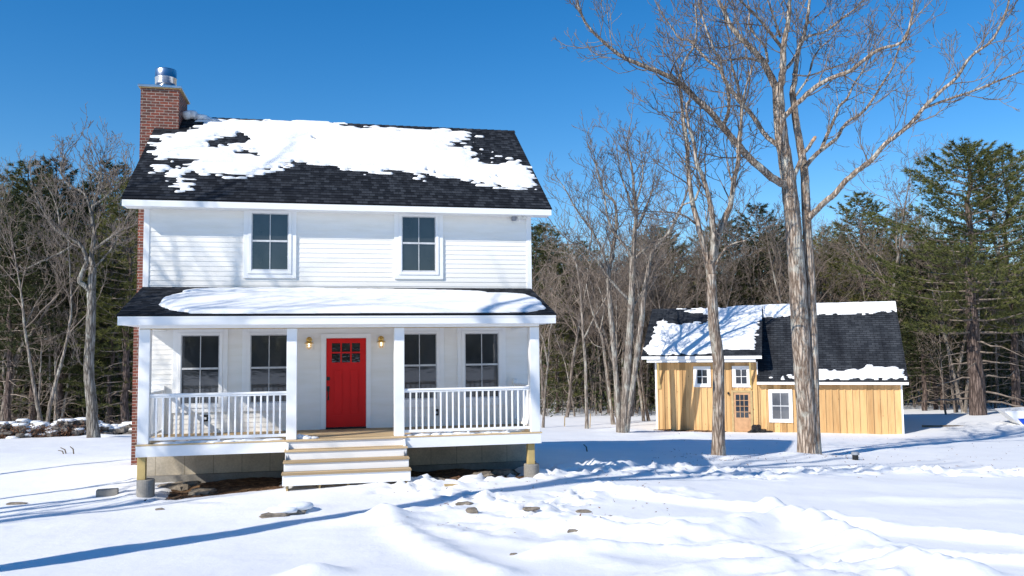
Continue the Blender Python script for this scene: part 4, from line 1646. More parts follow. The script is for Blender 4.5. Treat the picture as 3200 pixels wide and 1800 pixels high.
def traced_tree(name, base_px, limbs, stems, label, mat, twig=None, seed=1, gap=0.5, L=(0.7, 1.8), flare=1.35, sides=18, base=None, group=None, maxl=4, rmin=0.006, tw_t0=0.25):
    g = np.random.default_rng(seed)
    P = gp(*base_px) if base is None else np.array(base)
    P = np.array([P[0], P[1], float(snow_z(P[0], P[1]))])
    D0 = depth_of(P)
    t = thing(name, P, label, 'tree', group)
    mb = MB()
    out = []
    for (pl, dd, r0, r1, twg) in stems:
        Q, R = px_limb(pl, D0, dd, r0, r1, g)
        R = R.copy()
        hgt = Q[:, 2] - P[2]
        R *= 1 + (flare - 1) * np.exp(-np.clip(hgt, 0, 9) / 0.35)
        if hgt[0] < 0.6:
            Q = np.vstack([Q[0] + (Q[0] - Q[1]) / (np.linalg.norm(Q[0] - Q[1]) + 1e-9) * 0.35, Q])
            R = np.r_[R[0] * 1.12, R]
        mb.tube(Q - P, R, sides, bark=0.045, seed=seed)
        if twg:
            twigs_on(out, Q - P, R, g, gap, L, t0=twg, maxl=maxl, rmin=rmin)
    for (pl, dd, r0, r1) in limbs:
        Q, R = px_limb(pl, D0, dd, r0, r1, g)
        mb.tube(Q - P, R, 8, bark=0.04, seed=seed)
        twigs_on(out, Q - P, R, g, gap, L, t0=tw_t0, maxl=maxl, rmin=rmin)
    obj('trunk', mb, mat, t, True, world=False, fix=False)
    mb = MB()
    tubes(mb, out)
    obj('crown', mb, twig or M['near_twig'], t, True, world=False, fix=False)
    return t, P


A = lambda pl: [(2100 + x * .48309, y * .48309) for x, y in pl]
B = lambda pl: [(2100 + x * .48309, 500 + y * .48309) for x, y in pl]
Cz = lambda pl: [(1700 + x * .68997, y * .68997) for x, y in pl]
E_ = lambda pl: [(1650 + x * .55221, 600 + y * .55221) for x, y in pl]
F_ = lambda pl: [(x * .41404, 400 + y * .41404) for x, y in pl]
G_ = lambda pl: [(x * .35884, 900 + y * .35884) for x, y in pl]
Dp = lambda pl: [(x * K, y * K) for x, y in pl]

OAKB = (2036, 1147)
oak_stems = [
    (Dp([(2034, 1150)]) + B([(845, 1300), (825, 1000), (805, 700), (785, 450), (765, 250), (755, 150)]) + A([(735, 1050), (712, 900), (700, 780), (690, 650), (685, 560)]), 0.0, 29, 16.5, 0),
    (Dp([(2052, 1152)]) + B([(912, 1300), (905, 1000), (890, 700), (872, 400), (862, 200)]) + A([(855, 1100), (830, 950), (805, 800), (790, 680), (778, 600)]), 0.30, 16.5, 9.5, 0),
    (A([(690, 600), (640, 500), (590, 400), (530, 330), (450, 250), (380, 170), (330, 60), (300, 0), (285, -90), (290, -200)]), 1.2, 12, 3.0, 0.3),
    (A([(688, 600), (712, 500), (720, 400), (720, 300), (740, 200), (755, 100), (760, 0), (750, -120), (770, -300)]), -0.6, 12, 3.0, 0.3),
    (A([(778, 600), (795, 520), (800, 440), (820, 330), (860, 200), (880, 80), (890, 0), (905, -140), (900, -260)]), 0.8, 9, 2.5, 0.2),
]
oak_limbs = [
    (A([(740, 1195), (700, 1180), (620, 1130), (500, 1020), (420, 930), (330, 820), (220, 690), (130, 620), (60, 550), (0, 510)]) + Cz([(530, 330), (430, 290), (370, 265), (310, 225), (270, 190), (200, 120), (160, 40), (150, -20)]), -2.6, 12.5, 2.6),
    (A([(330, 820), (360, 740), (370, 650), (360, 570), (330, 470), (310, 380), (270, 320), (220, 180), (180, 50), (165, -60)]), -1.5, 6, 2.0),
    (A([(420, 930), (440, 840), (450, 720), (430, 580), (400, 470), (380, 380), (370, 260), (340, 120), (350, 0)]), -0.9, 5, 1.8),
    (A([(455, 700), (500, 560), (490, 420), (470, 300)]), -1.2, 3.2, 1.6),
    (A([(700, 950), (620, 890), (560, 810), (500, 720), (440, 660), (390, 590), (340, 520), (310, 450), (230, 390), (160, 310), (110, 260), (50, 250), (0, 180), (-60, 100)]), 1.8, 8, 2.2),
    (A([(705, 780), (750, 730), (830, 650), (920, 570), (1040, 500), (1150, 460), (1240, 390), (1340, 320), (1449, 290)]) + Cz([(1640, 170), (1665, 80), (1680, -10)]), -1.8, 8.5, 2.6),
    (B([(880, 380), (910, 350), (980, 280), (1050, 220), (1130, 130), (1200, 70), (1290, 0)]) + A([(1380, 930), (1449, 880)]) + Cz([(1660, 560), (1720, 490), (1800, 410), (1870, 350), (1930, 260), (2030, 180), (2090, 60), (2110, -20)]), -2.2, 10.0, 2.6),
    (Cz([(1720, 490), (1830, 450), (1950, 410), (2050, 370), (2174, 320), (2260, 290)]), -1.2, 4.5, 2.0),
    (A([(855, 1090), (930, 1000), (965, 965), (1000, 880), (1050, 770), (1080, 690), (1130, 640), (1180, 540), (1240, 450), (1290, 330)]), 1.2, 7.5, 2.0),
    (A([(960, 975), (1060, 900), (1100, 830), (1150, 780), (1230, 730), (1300, 640), (1350, 560), (1430, 430)]) + Cz([(1600, 240), (1640, 150), (1700, 60)]), 1.5, 6.0, 2.0),
    (A([(740, 440), (790, 380), (850, 260), (900, 230), (1000, 200), (1100, 120), (1180, 60), (1240, 0), (1300, -60)]), 0.9, 5.5, 2.0),
    (A([(720, 320), (640, 220), (560, 120), (480, 40), (430, -10), (380, -80)]), -1.4, 5.5, 2.0),
    (A([(620, 400), (600, 300), (540, 230), (500, 160), (500, 60), (480, -40)]), 1.0, 4.5, 1.8),
    (A([(580, 400), (470, 375), (400, 385), (330, 392)]), -0.6, 4.2, 2.0),
    (A([(800, 620), (880, 500), (910, 390), (960, 310), (1040, 240), (1080, 150)]), 1.2, 3.6, 1.6),
    (A([(780, 480), (880, 490), (1000, 450), (1130, 405)]), 0.8, 3.0, 1.5),
    (A([(700, 240), (660, 120), (620, 0), (600, -90)]), -0.5, 4.2, 1.8),
]
oak, OP = traced_tree('oak_tree', OAKB, oak_limbs, oak_stems, 'huge twin-stemmed bare tree with furrowed trunk before the barn\'s right half', M['oak'], seed=21, gap=0.36, L=(0.9, 2.4), flare=1.22, sides=26, tw_t0=0.2, rmin=0.009)
# broken limb on the oak
g = np.random.default_rng(2)
Q, R = px_limb(A([(785, 1170), (810, 1090), (850, 1000), (885, 950), (925, 890)]), depth_of(OP), -0.3, 7.5, 5.0, g)
mb = MB()
mb.tube(Q - OP, R, 9, bark=0.1, seed=4)
obj('broken_limb', mb, M['oak'], oak, True, world=False, fix=False)
mb = MB()
tip = (Q - OP)[-3:]
mb.tube(np.vstack([tip, tip[-1] + (tip[-1] - tip[0]) * 0.35]), [R[-3] * 1.03, R[-2] * 1.05, R[-1] * 1.06, 0.02], 7, bark=0.1, seed=6)
obj('splintered_end', mb, M['fir'], oak, True, world=False, fix=False)

t2_stems = [
    (Dp([(1808, 1152)]) + B([(300, 1300), (272, 1100), (265, 1000), (258, 850), (252, 740)]), 0.0, 19, 14.5, 0),
    (B([(250, 760), (220, 620), (190, 500), (160, 380), (130, 270), (110, 130), (100, 0)]) + A([(100, 940), (80, 820), (60, 640), (50, 500), (90, 380), (140, 300), (160, 180), (150, 40)]), 0.6, 10, 2.0, 0.35),
    (B([(255, 750), (268, 560), (264, 400), (240, 250), (200, 110), (160, 20)]) + A([(140, 920), (110, 820), (90, 700), (115, 640)]), -0.7, 10, 2.2, 0.45),
    (B([(258, 740), (300, 500), (340, 380), (380, 280), (400, 130), (425, 20)]) + A([(430, 950), (445, 840), (455, 700), (480, 560), (520, 430)]), 0.4, 11, 2.2, 0.35),
]
t2_limbs = [(B([(270, 700), (340, 580), (400, 540), (480, 520)]), -0.8, 3.6, 1.8), (B([(150, 410), (80, 360), (0, 340), (-80, 335)]), -0.6, 4.0, 1.6),
            (B([(130, 270), (60, 300), (20, 380), (-40, 420)]), 0.6, 3.2, 1.5), (B([(395, 150), (370, 80), (345, -60)]), 0.6, 3.4, 1.5), (B([(150, 260), (180, 160), (160, 60), (190, -80)]), 0.7, 4, 1.6),
            (B([(240, 250), (225, 400), (215, 330)]), 0.2, 2.5, 1.2)]
traced_tree('bare_tree', (1808, 1150), t2_limbs, t2_stems, 'straight bare tree forking high, standing before the barn\'s small windows', M['oak'], seed=5, gap=0.27, L=(0.8, 2.1), sides=16, flare=1.25, rmin=0.009)

cl_stems = [
    (E_([(537, 1372), (560, 1050), (578, 750), (588, 520), (592, 360)]), 0, 13.5, 8.5, 0),
    (E_([(518, 1340), (503, 1100), (478, 800), (462, 620), (456, 470), (480, 330), (500, 180), (490, 60), (430, 0), (400, -90), (380, -180)]), 0.5, 9.5, 1.8, 0.45),
    (E_([(560, 1310), (598, 1050), (640, 750), (660, 550), (690, 400), (715, 320), (790, 240), (850, 130), (900, 0), (930, -90)]), -0.4, 10, 1.8, 0.5),
    (E_([(592, 380), (605, 220), (612, 100), (600, 0), (590, -120), (560, -250), (570, -330)]), 0.6, 7.5, 1.6, 0.1),
    (E_([(590, 370), (560, 320), (520, 270), (470, 200), (440, 80), (420, -40), (380, -160)]), -0.6, 5.5, 1.6, 0.15),
]
cl_limbs = [(E_([(570, 610), (460, 490), (380, 370), (320, 320), (240, 280), (150, 200)]), -1.0, 4.5, 1.5), (E_([(600, 380), (690, 300), (740, 270), (820, 250)]), 0.8, 4.5, 1.6), (E_([(620, 200), (660, 100), (700, 0), (720, -120)]), 0.8, 4, 1.4),
            (E_([(456, 470), (420, 330), (350, 200), (280, 110), (220, 0), (180, -60)]), 0.8, 4.5, 1.4), (E_([(345, 340), (360, 230), (330, 140)]), 0.2, 2.6, 1.2), (E_([(600, 640), (650, 560), (670, 520)]), 0.4, 3.2, 1.5),
            (E_([(600, 120), (560, 0), (520, -120), (500, -260)]), 0.6, 4, 1.3), (E_([(612, 60), (650, -80), (640, -220)]), -0.5, 3.6, 1.3)]
traced_tree('bare_tree', (1567, 1090), cl_limbs, cl_stems, 'clump of three tall bare trunks between the house and the barn', M['maple'], seed=9, gap=0.26, L=(0.8, 2.2), sides=12, flare=1.25, rmin=0.010)

small = [
    ((1475, 1078), [(E_([(333, 1338), (326, 1000), (312, 800), (300, 600), (282, 450), (265, 380), (230, 300)]), 0.3, 5.2, 1.5, 0.5)], [(E_([(318, 830), (370, 720), (440, 600), (470, 500)]), -0.5, 3.2, 1.2), (E_([(265, 380), (220, 345), (170, 340)]), 0.2, 2, 1)],
     'slim pale bare tree with one side fork near the porch corner'),
    ((1544, 1068), [(E_([(482, 1316), (450, 1050), (420, 830), (385, 740), (350, 620), (330, 520)]), 0.4, 6.0, 1.5, 0.5)], [(E_([(408, 790), (430, 650), (400, 540)]), 0.3, 3.0, 1.2), (E_([(420, 880), (370, 860), (330, 800)]), 0.3, 1.8, 1)],
     'left-leaning bare tree just left of the three-trunk clump'),
    ((1627, 1060), [(E_([(655, 1302), (630, 1100), (612, 1000), (600, 850), (590, 650)]), 0.4, 4.5, 1.4, 0.4)], [], 'thin left-leaning tree just right of the three-trunk clump'),
    ((1640, 1059), [(E_([(683, 1300), (655, 1150), (638, 980), (628, 600), (600, 420)]), 0.6, 4.6, 1.4, 0.4)], [], 'thin crooked bare tree nearest the barn\'s left corner'),
    ((1380, 1075), [(E_([(85, 1338), (100, 1100), (116, 950), (122, 800), (150, 700)]), 0.5, 4.0, 1.5, 0.3)], [(E_([(112, 980), (90, 850), (60, 780)]), 0.4, 2.6, 1.1)], 'grey sapling right beside the right porch post'),
]
for k, (b, s_, l_, lab) in enumerate(small):
    traced_tree('bare_tree', b, l_, s_, lab, M['maple'], M['twig'], seed=30 + k, gap=0.5, L=(0.6, 1.5), sides=9, maxl=4)

lt_stems = [
    (Dp([(236, 1106)]) + G_([(805, 1150), (800, 1000), (778, 800), (772, 650), (785, 400), (798, 150), (795, 60)]) + F_([(690, 1230), (695, 1120), (700, 1050)]), 0, 17, 11, 0),
    (F_([(700, 1060), (690, 950), (712, 800), (692, 650), (720, 530), (750, 430), (765, 340), (745, 250)]), 0.6, 8, 1.6, 0.3),
    (F_([(692, 1240), (640, 1190), (600, 1150), (625, 1080), (655, 1000), (630, 920), (580, 860), (450, 790), (370, 700), (310, 600), (260, 500)]), -1.0, 8, 1.6, 0.3),
]
lt_limbs = [(F_([(705, 920), (800, 850), (900, 780), (1000, 740)]), -0.8, 5, 1.6), (F_([(700, 590), (800, 520), (870, 450), (960, 380), (990, 300)]), 0.6, 3.6, 1.3), (F_([(690, 660), (640, 500), (520, 430), (460, 330), (480, 220), (520, 160)]), 0.8, 4, 1.3),
            (F_([(580, 860), (480, 930), (350, 990), (200, 1060)]), -0.9, 3.6, 1.3), (F_([(450, 790), (440, 650), (400, 520), (350, 430)]), 0.5, 3, 1.2), (F_([(740, 440), (800, 500), (720, 330)]), 0.2, 2.4, 1.0), (F_([(710, 1060), (800, 960), (860, 880), (900, 760)]), 0.7, 3.6, 1.3),
            (G_([(735, 680), (700, 650), (690, 630)]), -0.2, 2.6, 2.0)]
traced_tree('oak_tree', (236, 1104), lt_limbs, lt_stems, 'thick crooked bare tree in front of the snowy stone wall', M['grey_dark'], seed=12, gap=0.24, L=(0.7, 1.8), sides=14, flare=1.25, rmin=0.010)
lsmall = [
    ((170, 1082), [(G_([(520, 1175), (490, 1060), (442, 870), (432, 600), (402, 200), (392, 0)]) + F_([(355, 1000), (365, 880)]), 0.4, 4.2, 1.4, 0.3)], [(G_([(400, 190), (480, 100), (560, -30)]), -0.4, 2.5, 1.2)], 'slender pale tree curving up behind the stone wall, forking from a pair'),
    ((172, 1080), [(G_([(535, 1160), (575, 950), (610, 750), (650, 550), (690, 350), (700, 250), (625, 100), (632, 0)]), -0.4, 4.4, 1.4, 0.3)], [(G_([(640, 620), (625, 300), (635, 60)]), 0.3, 3.2, 1.2)], 'forked slender tree behind the wall, nearest the thick crooked tree'),
    ((108, 1090), [(G_([(330, 1190), (345, 850), (358, 600), (362, 500)]), 0.3, 3.0, 1.4, 0.3)], [], 'very thin pale sapling behind the left part of the stone wall'),
    ((12, 1085), [(G_([(25, 1215), (60, 950), (110, 720), (180, 540), (300, 360), (380, 230)]), -0.5, 13, 4, 0.4)], [(G_([(60, 900), (30, 700), (80, 480), (150, 350), (290, 240), (320, 100), (310, 0)]), 0.6, 6, 2), (G_([(150, 560), (300, 470), (460, 430), (640, 370)]), -0.6, 3.6, 1.4)], 'leaning dark tree with long side limbs at the picture\'s left edge'),
]
for k, (b, s_, l_, lab) in enumerate(lsmall):
    traced_tree('bare_tree', b, l_, s_, lab, M['far_bark'] if k == 3 else M['maple'], M['twig'], seed=50 + k, gap=0.42, L=(0.6, 1.7), sides=9)


# kinds of woodland tree, each built once and then copied
def bare_kind(seed, H, r, stems=1, fork=0.45, mat='far_bark'):
    g = np.random.default_rng(seed)
    out = []
    trunk = MB()
    for s in range(stems):
        d = np.array([g.normal() * 0.10, g.normal() * 0.10, 1.0])
        P = [np.array([0.0, 0, -0.4])]
        n = 12
        hh = H * g.uniform(0.85, 1.0)
        for k in range(n):
            d = d + np.array([g.normal() * 0.05, g.normal() * 0.05, 0.05])
            d /= np.linalg.norm(d)
            P.append(P[-1] + d * hh / n)
        P = np.array(P)
        R = r * (1 - 0.88 * np.linspace(0, 1, n + 1) ** 1.1)
        trunk.tube(P, R, 8, cap=False, bark=0.05, seed=seed)
        nk = int(9 * hh / 12) + 3
        for k in range(nk):
            t = fork + (0.98 - fork) * (k + g.random()) / nk
            i = min(n - 1, int(t * n))
            a = g.uniform(0, 6.28)
            an = g.uniform(0.45, 0.85)
            dd = np.array([math.cos(a) * math.sin(an), math.sin(a) * math.sin(an), math.cos(an)])
            grow(out, P[i], dd, hh * g.uniform(0.22, 0.36) * (1.15 - 0.6 * (t - fork)), max(0.02, R[i] * 0.5), 1, 4, g, 0.10, 0.16, 0.009, (0, 6, 5, 3))
        for k in range(5):                                    # a few dead stubs below
            t = g.uniform(0.15, fork)
            i = min(n - 1, int(t * n))
            a = g.uniform(0, 6.28)
            grow(out, P[i], (math.cos(a), math.sin(a), 0.3), g.uniform(0.8, 2.0), 0.018, 3, 4, g, 0.03, 0.15, 0.008, (0, 0, 0, 3))
    crown = MB()
    tubes(crown, out, (8, 5, 3, 3, 3))
    return trunk.mesh('trunk', M[mat], True), crown.mesh('crown', M['twig'], True)


def pine_kind(seed, H, r, first=0.25, wide=0.26, needles='needles', dense=1.0):
    """a white pine: trunk, whorls of limbs (dead and bare below), flat sprays of needles on every live limb"""
    g = np.random.default_rng(seed)
    trunk, wood = MB(), MB()
    n = 14
    P = np.array([(g.normal() * 0.03 * k ** 0.5, g.normal() * 0.03 * k ** 0.5, -0.4 + (H + 0.4) * k / n) for k in range(n + 1)])
    R = r * (1 - 0.93 * np.linspace(0, 1, n + 1))
    trunk.tube(P, R, 9, cap=False, bark=0.04, seed=seed)
    V = []
    z = H * 0.06
    while z < H * 0.985:
        f = z / H
        live = f > first
        nb = g.integers(4, 7) if live else g.integers(2, 5)
        prof = math.sin(min(1, (1 - f) / (1 - first) * 1.2) * math.pi / 2) ** 0.9 if live else 0.8
        spin = g.uniform(0, 6.28)
        wl_ = g.uniform(0.7, 1.12)
        for b in range(nb):
            a = spin + b * 6.283 / nb + g.normal() * 0.25
            Lb = H * wide * prof * g.uniform(0.6, 1.12) * wl_ * (1 if live else 0.75) + 0.25
            rise = 0.02 + 0.75 * f ** 3 if live else g.uniform(-0.12, 0.12)
            m = 6
            k = np.linspace(0, 1, m + 1)
            dirh = np.array([math.cos(a), math.sin(a), 0])
            side = np.array([-math.sin(a), math.cos(a), 0])
            pc = np.array([0, 0, z]) + dirh * (k * Lb)[:, None] + np.array([0, 0, 1.0]) * (Lb * (rise * k + 0.22 * k ** 2.5 * (1 if live else -0.4) - 0.10 * k))[:, None] + side * (g.normal() * 0.10 * Lb * k ** 2)[:, None]
            pc[1:] += g.normal(size=(m, 3)) * 0.03
            wood.tube(pc, np.linspace(max(0.012, r * 0.16 * (1 - f * 0.6)), 0.008, m + 1), 4, cap=False)
            if not live:
                for q in range(3):
                    i = g.integers(2, m)
                    wood.tube([pc[i], pc[i] + dirh * 0.3 + side * g.choice([-1, 1]) * g.uniform(0.2, 0.5) + np.array([0, 0, g.uniform(-.15, .1)])], [0.008, 0.006], 3, cap=False)
                continue
            ns = int((5 + Lb * 13) * dense)
            u = g.uniform(0.10, 1.0, ns) ** 0.55
            ii = np.minimum(m - 1, (u * m).astype(int))
            c0 = pc[ii] + (pc[ii + 1] - pc[ii]) * (u * m - ii)[:, None]
            sd = g.normal(size=ns) * 0.20 * Lb * (0.25 + 0.75 * (1 - np.abs(2 * u - 1.15)))
            c = c0 + side * sd[:, None] + dirh * (np.abs(sd) * 0.3)[:, None] + np.array([0, 0, 1.0]) * (g.normal(size=ns) * 0.035 + 0.03)[:, None]
            o = dirh * 0.8 + side * (np.sign(sd) * 0.55)[:, None] + np.array([0, 0, 0.40])
            kn = 8
            dv = o[:, None, :] + g.normal(size=(ns, kn, 3)) * np.array([0.55, 0.55, 0.42])
            dv /= np.linalg.norm(dv, axis=2, keepdims=True)
            wv = np.cross(dv, g.normal(size=(ns, kn, 3)))
            wv /= np.linalg.norm(wv, axis=2, keepdims=True) + 1e-9
            wv *= g.uniform(0.014, 0.027, (ns, kn, 1))
            ln = g.uniform(0.18, 0.34, (ns, kn, 1))
            cc = c[:, None, :]
            V.append(np.stack([cc - wv, cc + wv, cc + dv * ln], 2).reshape(-1, 3))
        z += g.uniform(0.42, 0.75) * (1.15 - 0.5 * f)
    V = np.vstack(V)
    nd = MB()
    nd.add(V, None, np.arange(len(V)).reshape(-1, 3))
    return trunk.mesh('trunk', M['pine_bark'], True), wood.mesh('branches', M['twig'], True), nd.mesh('needles', M[needles])


BARE = [bare_kind(101, 12.5, 0.13), bare_kind(102, 11, 0.10, 1, 0.35), bare_kind(103, 13.5, 0.15, 2, 0.4), bare_kind(104, 10, 0.08, 1, 0.3, 'maple'), bare_kind(105, 12, 0.11, 2, 0.5, 'maple')]
PINE = [pine_kind(201, 14.0, 0.24, 0.22), pine_kind(202, 13.0, 0.2, 0.35, 0.24), pine_kind(203, 15.5, 0.27, 0.28, 0.27, 'needles_light'), pine_kind(204, 9.0, 0.13, 0.10, 0.30, 'needles_light', 0.9), pine_kind(205, 15.5, 0.47, 0.30, 0.37, 'needles_light', 1.45)]


def plant(name, kind, parts, x, y, s, label, group, cat='tree', rz=None, lean=0.0):
    z = float(snow_z(x, y))
    t = thing(name, (x, y, z - 0.05), label, cat, group, random.uniform(0, 6.28) if rz is None else rz)
    t.scale = (s, s, s * random.uniform(0.94, 1.06))
    if lean:
        t.rotation_euler[0] = lean
    for nm, me in zip(parts, kind):
        link(nm, me, t, world=False)
    return t


def at_px(x, D):
    """ground spot at column x of the measured picture, D metres from the camera"""
    P = at_depth(x * K, 1050 * K, D)
    return P[0], P[1]


PP = ('trunk', 'branches', 'needles')
BP = ('trunk', 'crown')
# the pines one can tell apart
named_pines = [
    (2462, 47.5, 4, 0.98, 'big dark pine with thick bare trunk at the right, beside the barn', 1.0),
    (2560, 50, 2, 1.0, 'tall pine at the right picture edge behind the big one', 2.2),
    (2375, 54, 0, 0.80, 'pine close to the right end of the barn, half behind its trunk neighbour', 0.4),
    (1352, 62, 1, 1.0, 'pointed pine peeking out just right of the house wall', 3.0),
    (315, 43, 2, 0.80, 'sunlit yellow-green pine close to the chimney', 0.8),
    (150, 44, 0, 0.80, 'dark pine behind the stone wall, left of the crooked tree', 1.2),
    (20, 42, 1, 0.88, 'dark pine at the far left edge of the picture', 2.0),
]
for x, D, k, s, lab, rz in named_pines:
    px, py = at_px(x, D)
    plant('pine_tree', PINE[k], PP, px, py, s, lab, None, rz=rz)
px, py = at_px(2382, 49)
plant('bare_tree', BARE[1], BP, px, py, 0.62, 'pale leaning bare trunk between the barn and the big right pine', None, rz=0.5, lean=0.04)
px, py = at_px(2215, 55)
plant('bare_tree', BARE[0], BP, px, py, 1.27, 'tall bare tree rising behind the right end of the barn roof', None, rz=0.2)

px, py = at_px(2590, 56)
plant('bare_tree', BARE[2], BP, px, py, 1.2, 'tall bare tree with fine twigs rising behind the pines at the right picture edge', None, rz=1.9)
random.seed(3)
g = np.random.default_rng(77)
zones = [
    ('left', -60, 330, 43, 70, 21, 27, 'behind the stone wall left of the house', (0.88, 1.1), (0.92, 1.18)),
    ('mid', 1345, 1660, 58, 88, 26, 32, 'in the wood between house and barn', (0.78, 0.98), (0.75, 1.0)),
    ('barn', 1640, 2290, 60, 90, 32, 56, 'in the wood behind the barn', (0.9, 1.14), (0.9, 1.16)),
    ('right', 2290, 2640, 52, 85, 22, 16, 'in the wood right of the barn', (0.6, 0.84), (0.8, 1.05)),
]
for zn, xa, xb, da, db, npine, nbare, where, ps, bs_ in zones:
    for k in range(npine):
        x = xa + (xb - xa) * (k + g.random()) / npine
        D = g.uniform(da, db)
        px, py = at_px(x, D)
        kk_ = int(g.integers(0, 4))
        plant('pine_tree', PINE[kk_], PP, px, py, g.uniform(*ps), 'dark green pine ' + where, 'pines ' + where)
    for k in range(nbare):
        x = xa + (xb - xa) * (k + g.random()) / nbare
        D = g.uniform(da - 4, db - 12)
        px, py = at_px(x, D)
        plant('bare_tree', BARE[int(g.integers(0, 5))], BP, px, py, g.uniform(*bs_), 'slender bare grey tree ' + where, 'bare trees ' + where)

# the deep wood and its understorey, one mass
mb = MB()
nd = MB()
g = np.random.default_rng(91)
V = []
for k in range(5200):
    x = g.uniform(-120, 420 if k % 3 == 0 else 2750)
    if 420 < x < 1330:
        continue
    D = g.uniform(56, 100) if x > 420 else g.uniform(46, 95)
    px, py = at_px(x, D)
    z0 = float(base_z(px, py))
    h = g.uniform(0.6, 5.5) if g.random() < 0.9 else g.uniform(5, 8)
    d = np.array([g.normal() * 0.12, g.normal() * 0.12, 1.0])
    top = np.array([px, py, z0]) + d * h
    mb.tube([(px, py, z0 - 0.1), (np.array([px, py, z0]) + top) / 2 + g.normal(size=3) * 0.12, top], [0.03, 0.02, 0.01], 3, cap=False)
    for q in range(3):
        p = np.array([px, py, z0]) + d * h * g.uniform(0.3, 0.95)
        e = p + np.array([g.normal(), g.normal(), 0.4]) * 0.9
        mb.tube([p, e], [0.014, 0.008], 3, cap=False)
    kn = 22
    c = np.array([px, py, z0]) + d * h * g.uniform(0.15, 1.0, kn)[:, None] + g.normal(size=(kn, 3)) * np.array([0.8, 0.8, 0.25])
    dv = g.normal(size=(kn, 3)) + np.array([0, 0, 0.3])
    dv /= np.linalg.norm(dv, axis=1, keepdims=True)
    wv = np.cross(dv, g.normal(size=(kn, 3)))
    wv /= np.linalg.norm(wv, axis=1, keepdims=True) + 1e-9
    wv *= g.uniform(0.03, 0.07, kn)[:, None]
    V.append(np.stack([c - wv, c + wv, c + dv * g.uniform(0.3, 0.6, kn)[:, None]], 1).reshape(-1, 3))
f = thing('forest', (10, 70, -3), 'deep dark wood of saplings and low pine boughs behind everything', 'wood')
f['kind'] = 'stuff'
obj('saplings', mb, M['twig'], f, fix=False)
V = np.vstack(V)
nd.add(V, None, np.arange(len(V)).reshape(-1, 3))
obj('boughs', nd, M['needles'], f, fix=False)

# an oak sapling behind the barn that kept its orange leaves
px, py = at_px(2030, 56)
t = plant('bare_tree', BARE[4], BP, px, py, 0.8, 'bare tree behind the barn that kept dead orange leaves', None)
mb = MB()
V = []
for k in range(420):
    c = np.array([g.normal() * 1.7, g.normal() * 1.4, g.uniform(3.5, 9.5)])
    a, b = g.normal(size=3), g.normal(size=3)
    a *= 0.10 / np.linalg.norm(a)
    b *= 0.07 / np.linalg.norm(b)
    V += [c - a, c + b, c + a]
mb.add(V, None, np.arange(len(V)).reshape(-1, 3))
obj('dead_leaves', mb, M['oak_leaf'], t, world=False, fix=False)

# trees standing out of the picture on the sunny side, whose shadows cross the snow and the house
LH = SUNL[:2] / np.linalg.norm(SUNL[:2])
shadow_tall = gp(0, 1428)[:2] - LH * 5.0


def tall_tree():
    g = np.random.default_rng(301)
    trunk, out = MB(), []
    H = 19.0
    n = 20
    P = np.array([(0.05 * math.sin(k * 0.6), 0.04 * math.sin(k * 0.9 + 1), -0.4 + H * k / n) for k in range(n + 1)])
    R = 0.36 * (1 - 0.80 * np.linspace(0, 1, n + 1) ** 1.1)
    trunk.tube(P, R, 12, cap=False, bark=0.05, seed=3)
    side = np.array([-LH[1], LH[0], 0.0])
    fwd = np.array([LH[0], LH[1], 0.0])
    for pl, r0 in (([(0, 10.0), (0.45, 11.0), (1.1, 12.2), (1.7, 13.6), (1.9, 15.4)], 0.19), ([(0, 10.4), (-0.5, 11.6), (-1.0, 13.0), (-1.8, 14.8), (-2.4, 16.6)], 0.16),
                   ([(0, 12.0), (0.7, 12.9), (1.3, 14.2), (1.2, 15.8)], 0.13), ([(0, 12.6), (-0.7, 13.3), (-1.6, 14.0), (-2.8, 15.4)], 0.13), ([(0, 14.2), (0.6, 15.2), (0.9, 16.6)], 0.1), ([(0, 13.8), (-0.4, 15.0), (-1.2, 16.4)], 0.1)):
        Q = np.array([side * a + np.array([0, 0, b]) + fwd * 0.35 * abs(a) for a, b in pl])
        Rq = np.linspace(r0, 0.045, len(pl))
        trunk.tube(Q, Rq, 8, bark=0.05, seed=5)
        twigs_on(out, Q, Rq, g, 0.7, (1.2, 2.6), lvl=1, maxl=2, t0=0.35, kids=(0, 4, 3), rmin=0.014)
    crown = MB()
    tubes(crown, out, (8, 6, 4, 3))
    return trunk.mesh('trunk', M['oak'], True), crown.mesh('crown', M['near_twig'], True)


TALL = tall_tree()
plant('bare_tree', TALL, BP, shadow_tall[0], shadow_tall[1], 1.0, 'tall tree beyond the left edge casting the long broad shadow across the foreground snow', None, rz=0.0)


def thin_tree(seed, H, r, fork):
    g = np.random.default_rng(seed)
    trunk, out = MB(), []
    n = 16
    P = np.array([(0.10 * math.sin(k * 0.7 + seed), 0.08 * math.sin(k * 1.1), -0.4 + H * k / n) for k in range(n + 1)])
    R = r * (1 - 0.85 * np.linspace(0, 1, n + 1) ** 1.1)
    trunk.tube(P, R, 10, cap=False, bark=0.05, seed=seed)
    for k in range(8):
        t = fork + (0.97 - fork) * (k + 0.5) / 8
        i = min(n - 1, int(t * n))
        a = 2.4 * k + g.normal() * 0.3
        an = g.uniform(0.4, 0.75)
        grow(out, P[i], (math.cos(a) * math.sin(an), math.sin(a) * math.sin(an), math.cos(an)), g.uniform(2.5, 4.5), max(0.03, R[i] * 0.6), 1, 3, g, 0.1, 0.16, 0.008, (0, 4, 3))
    crown = MB()
    tubes(crown, out, (8, 6, 4, 3))
    return trunk.mesh('trunk', M['maple'], True), crown.mesh('crown', M['near_twig'], True)


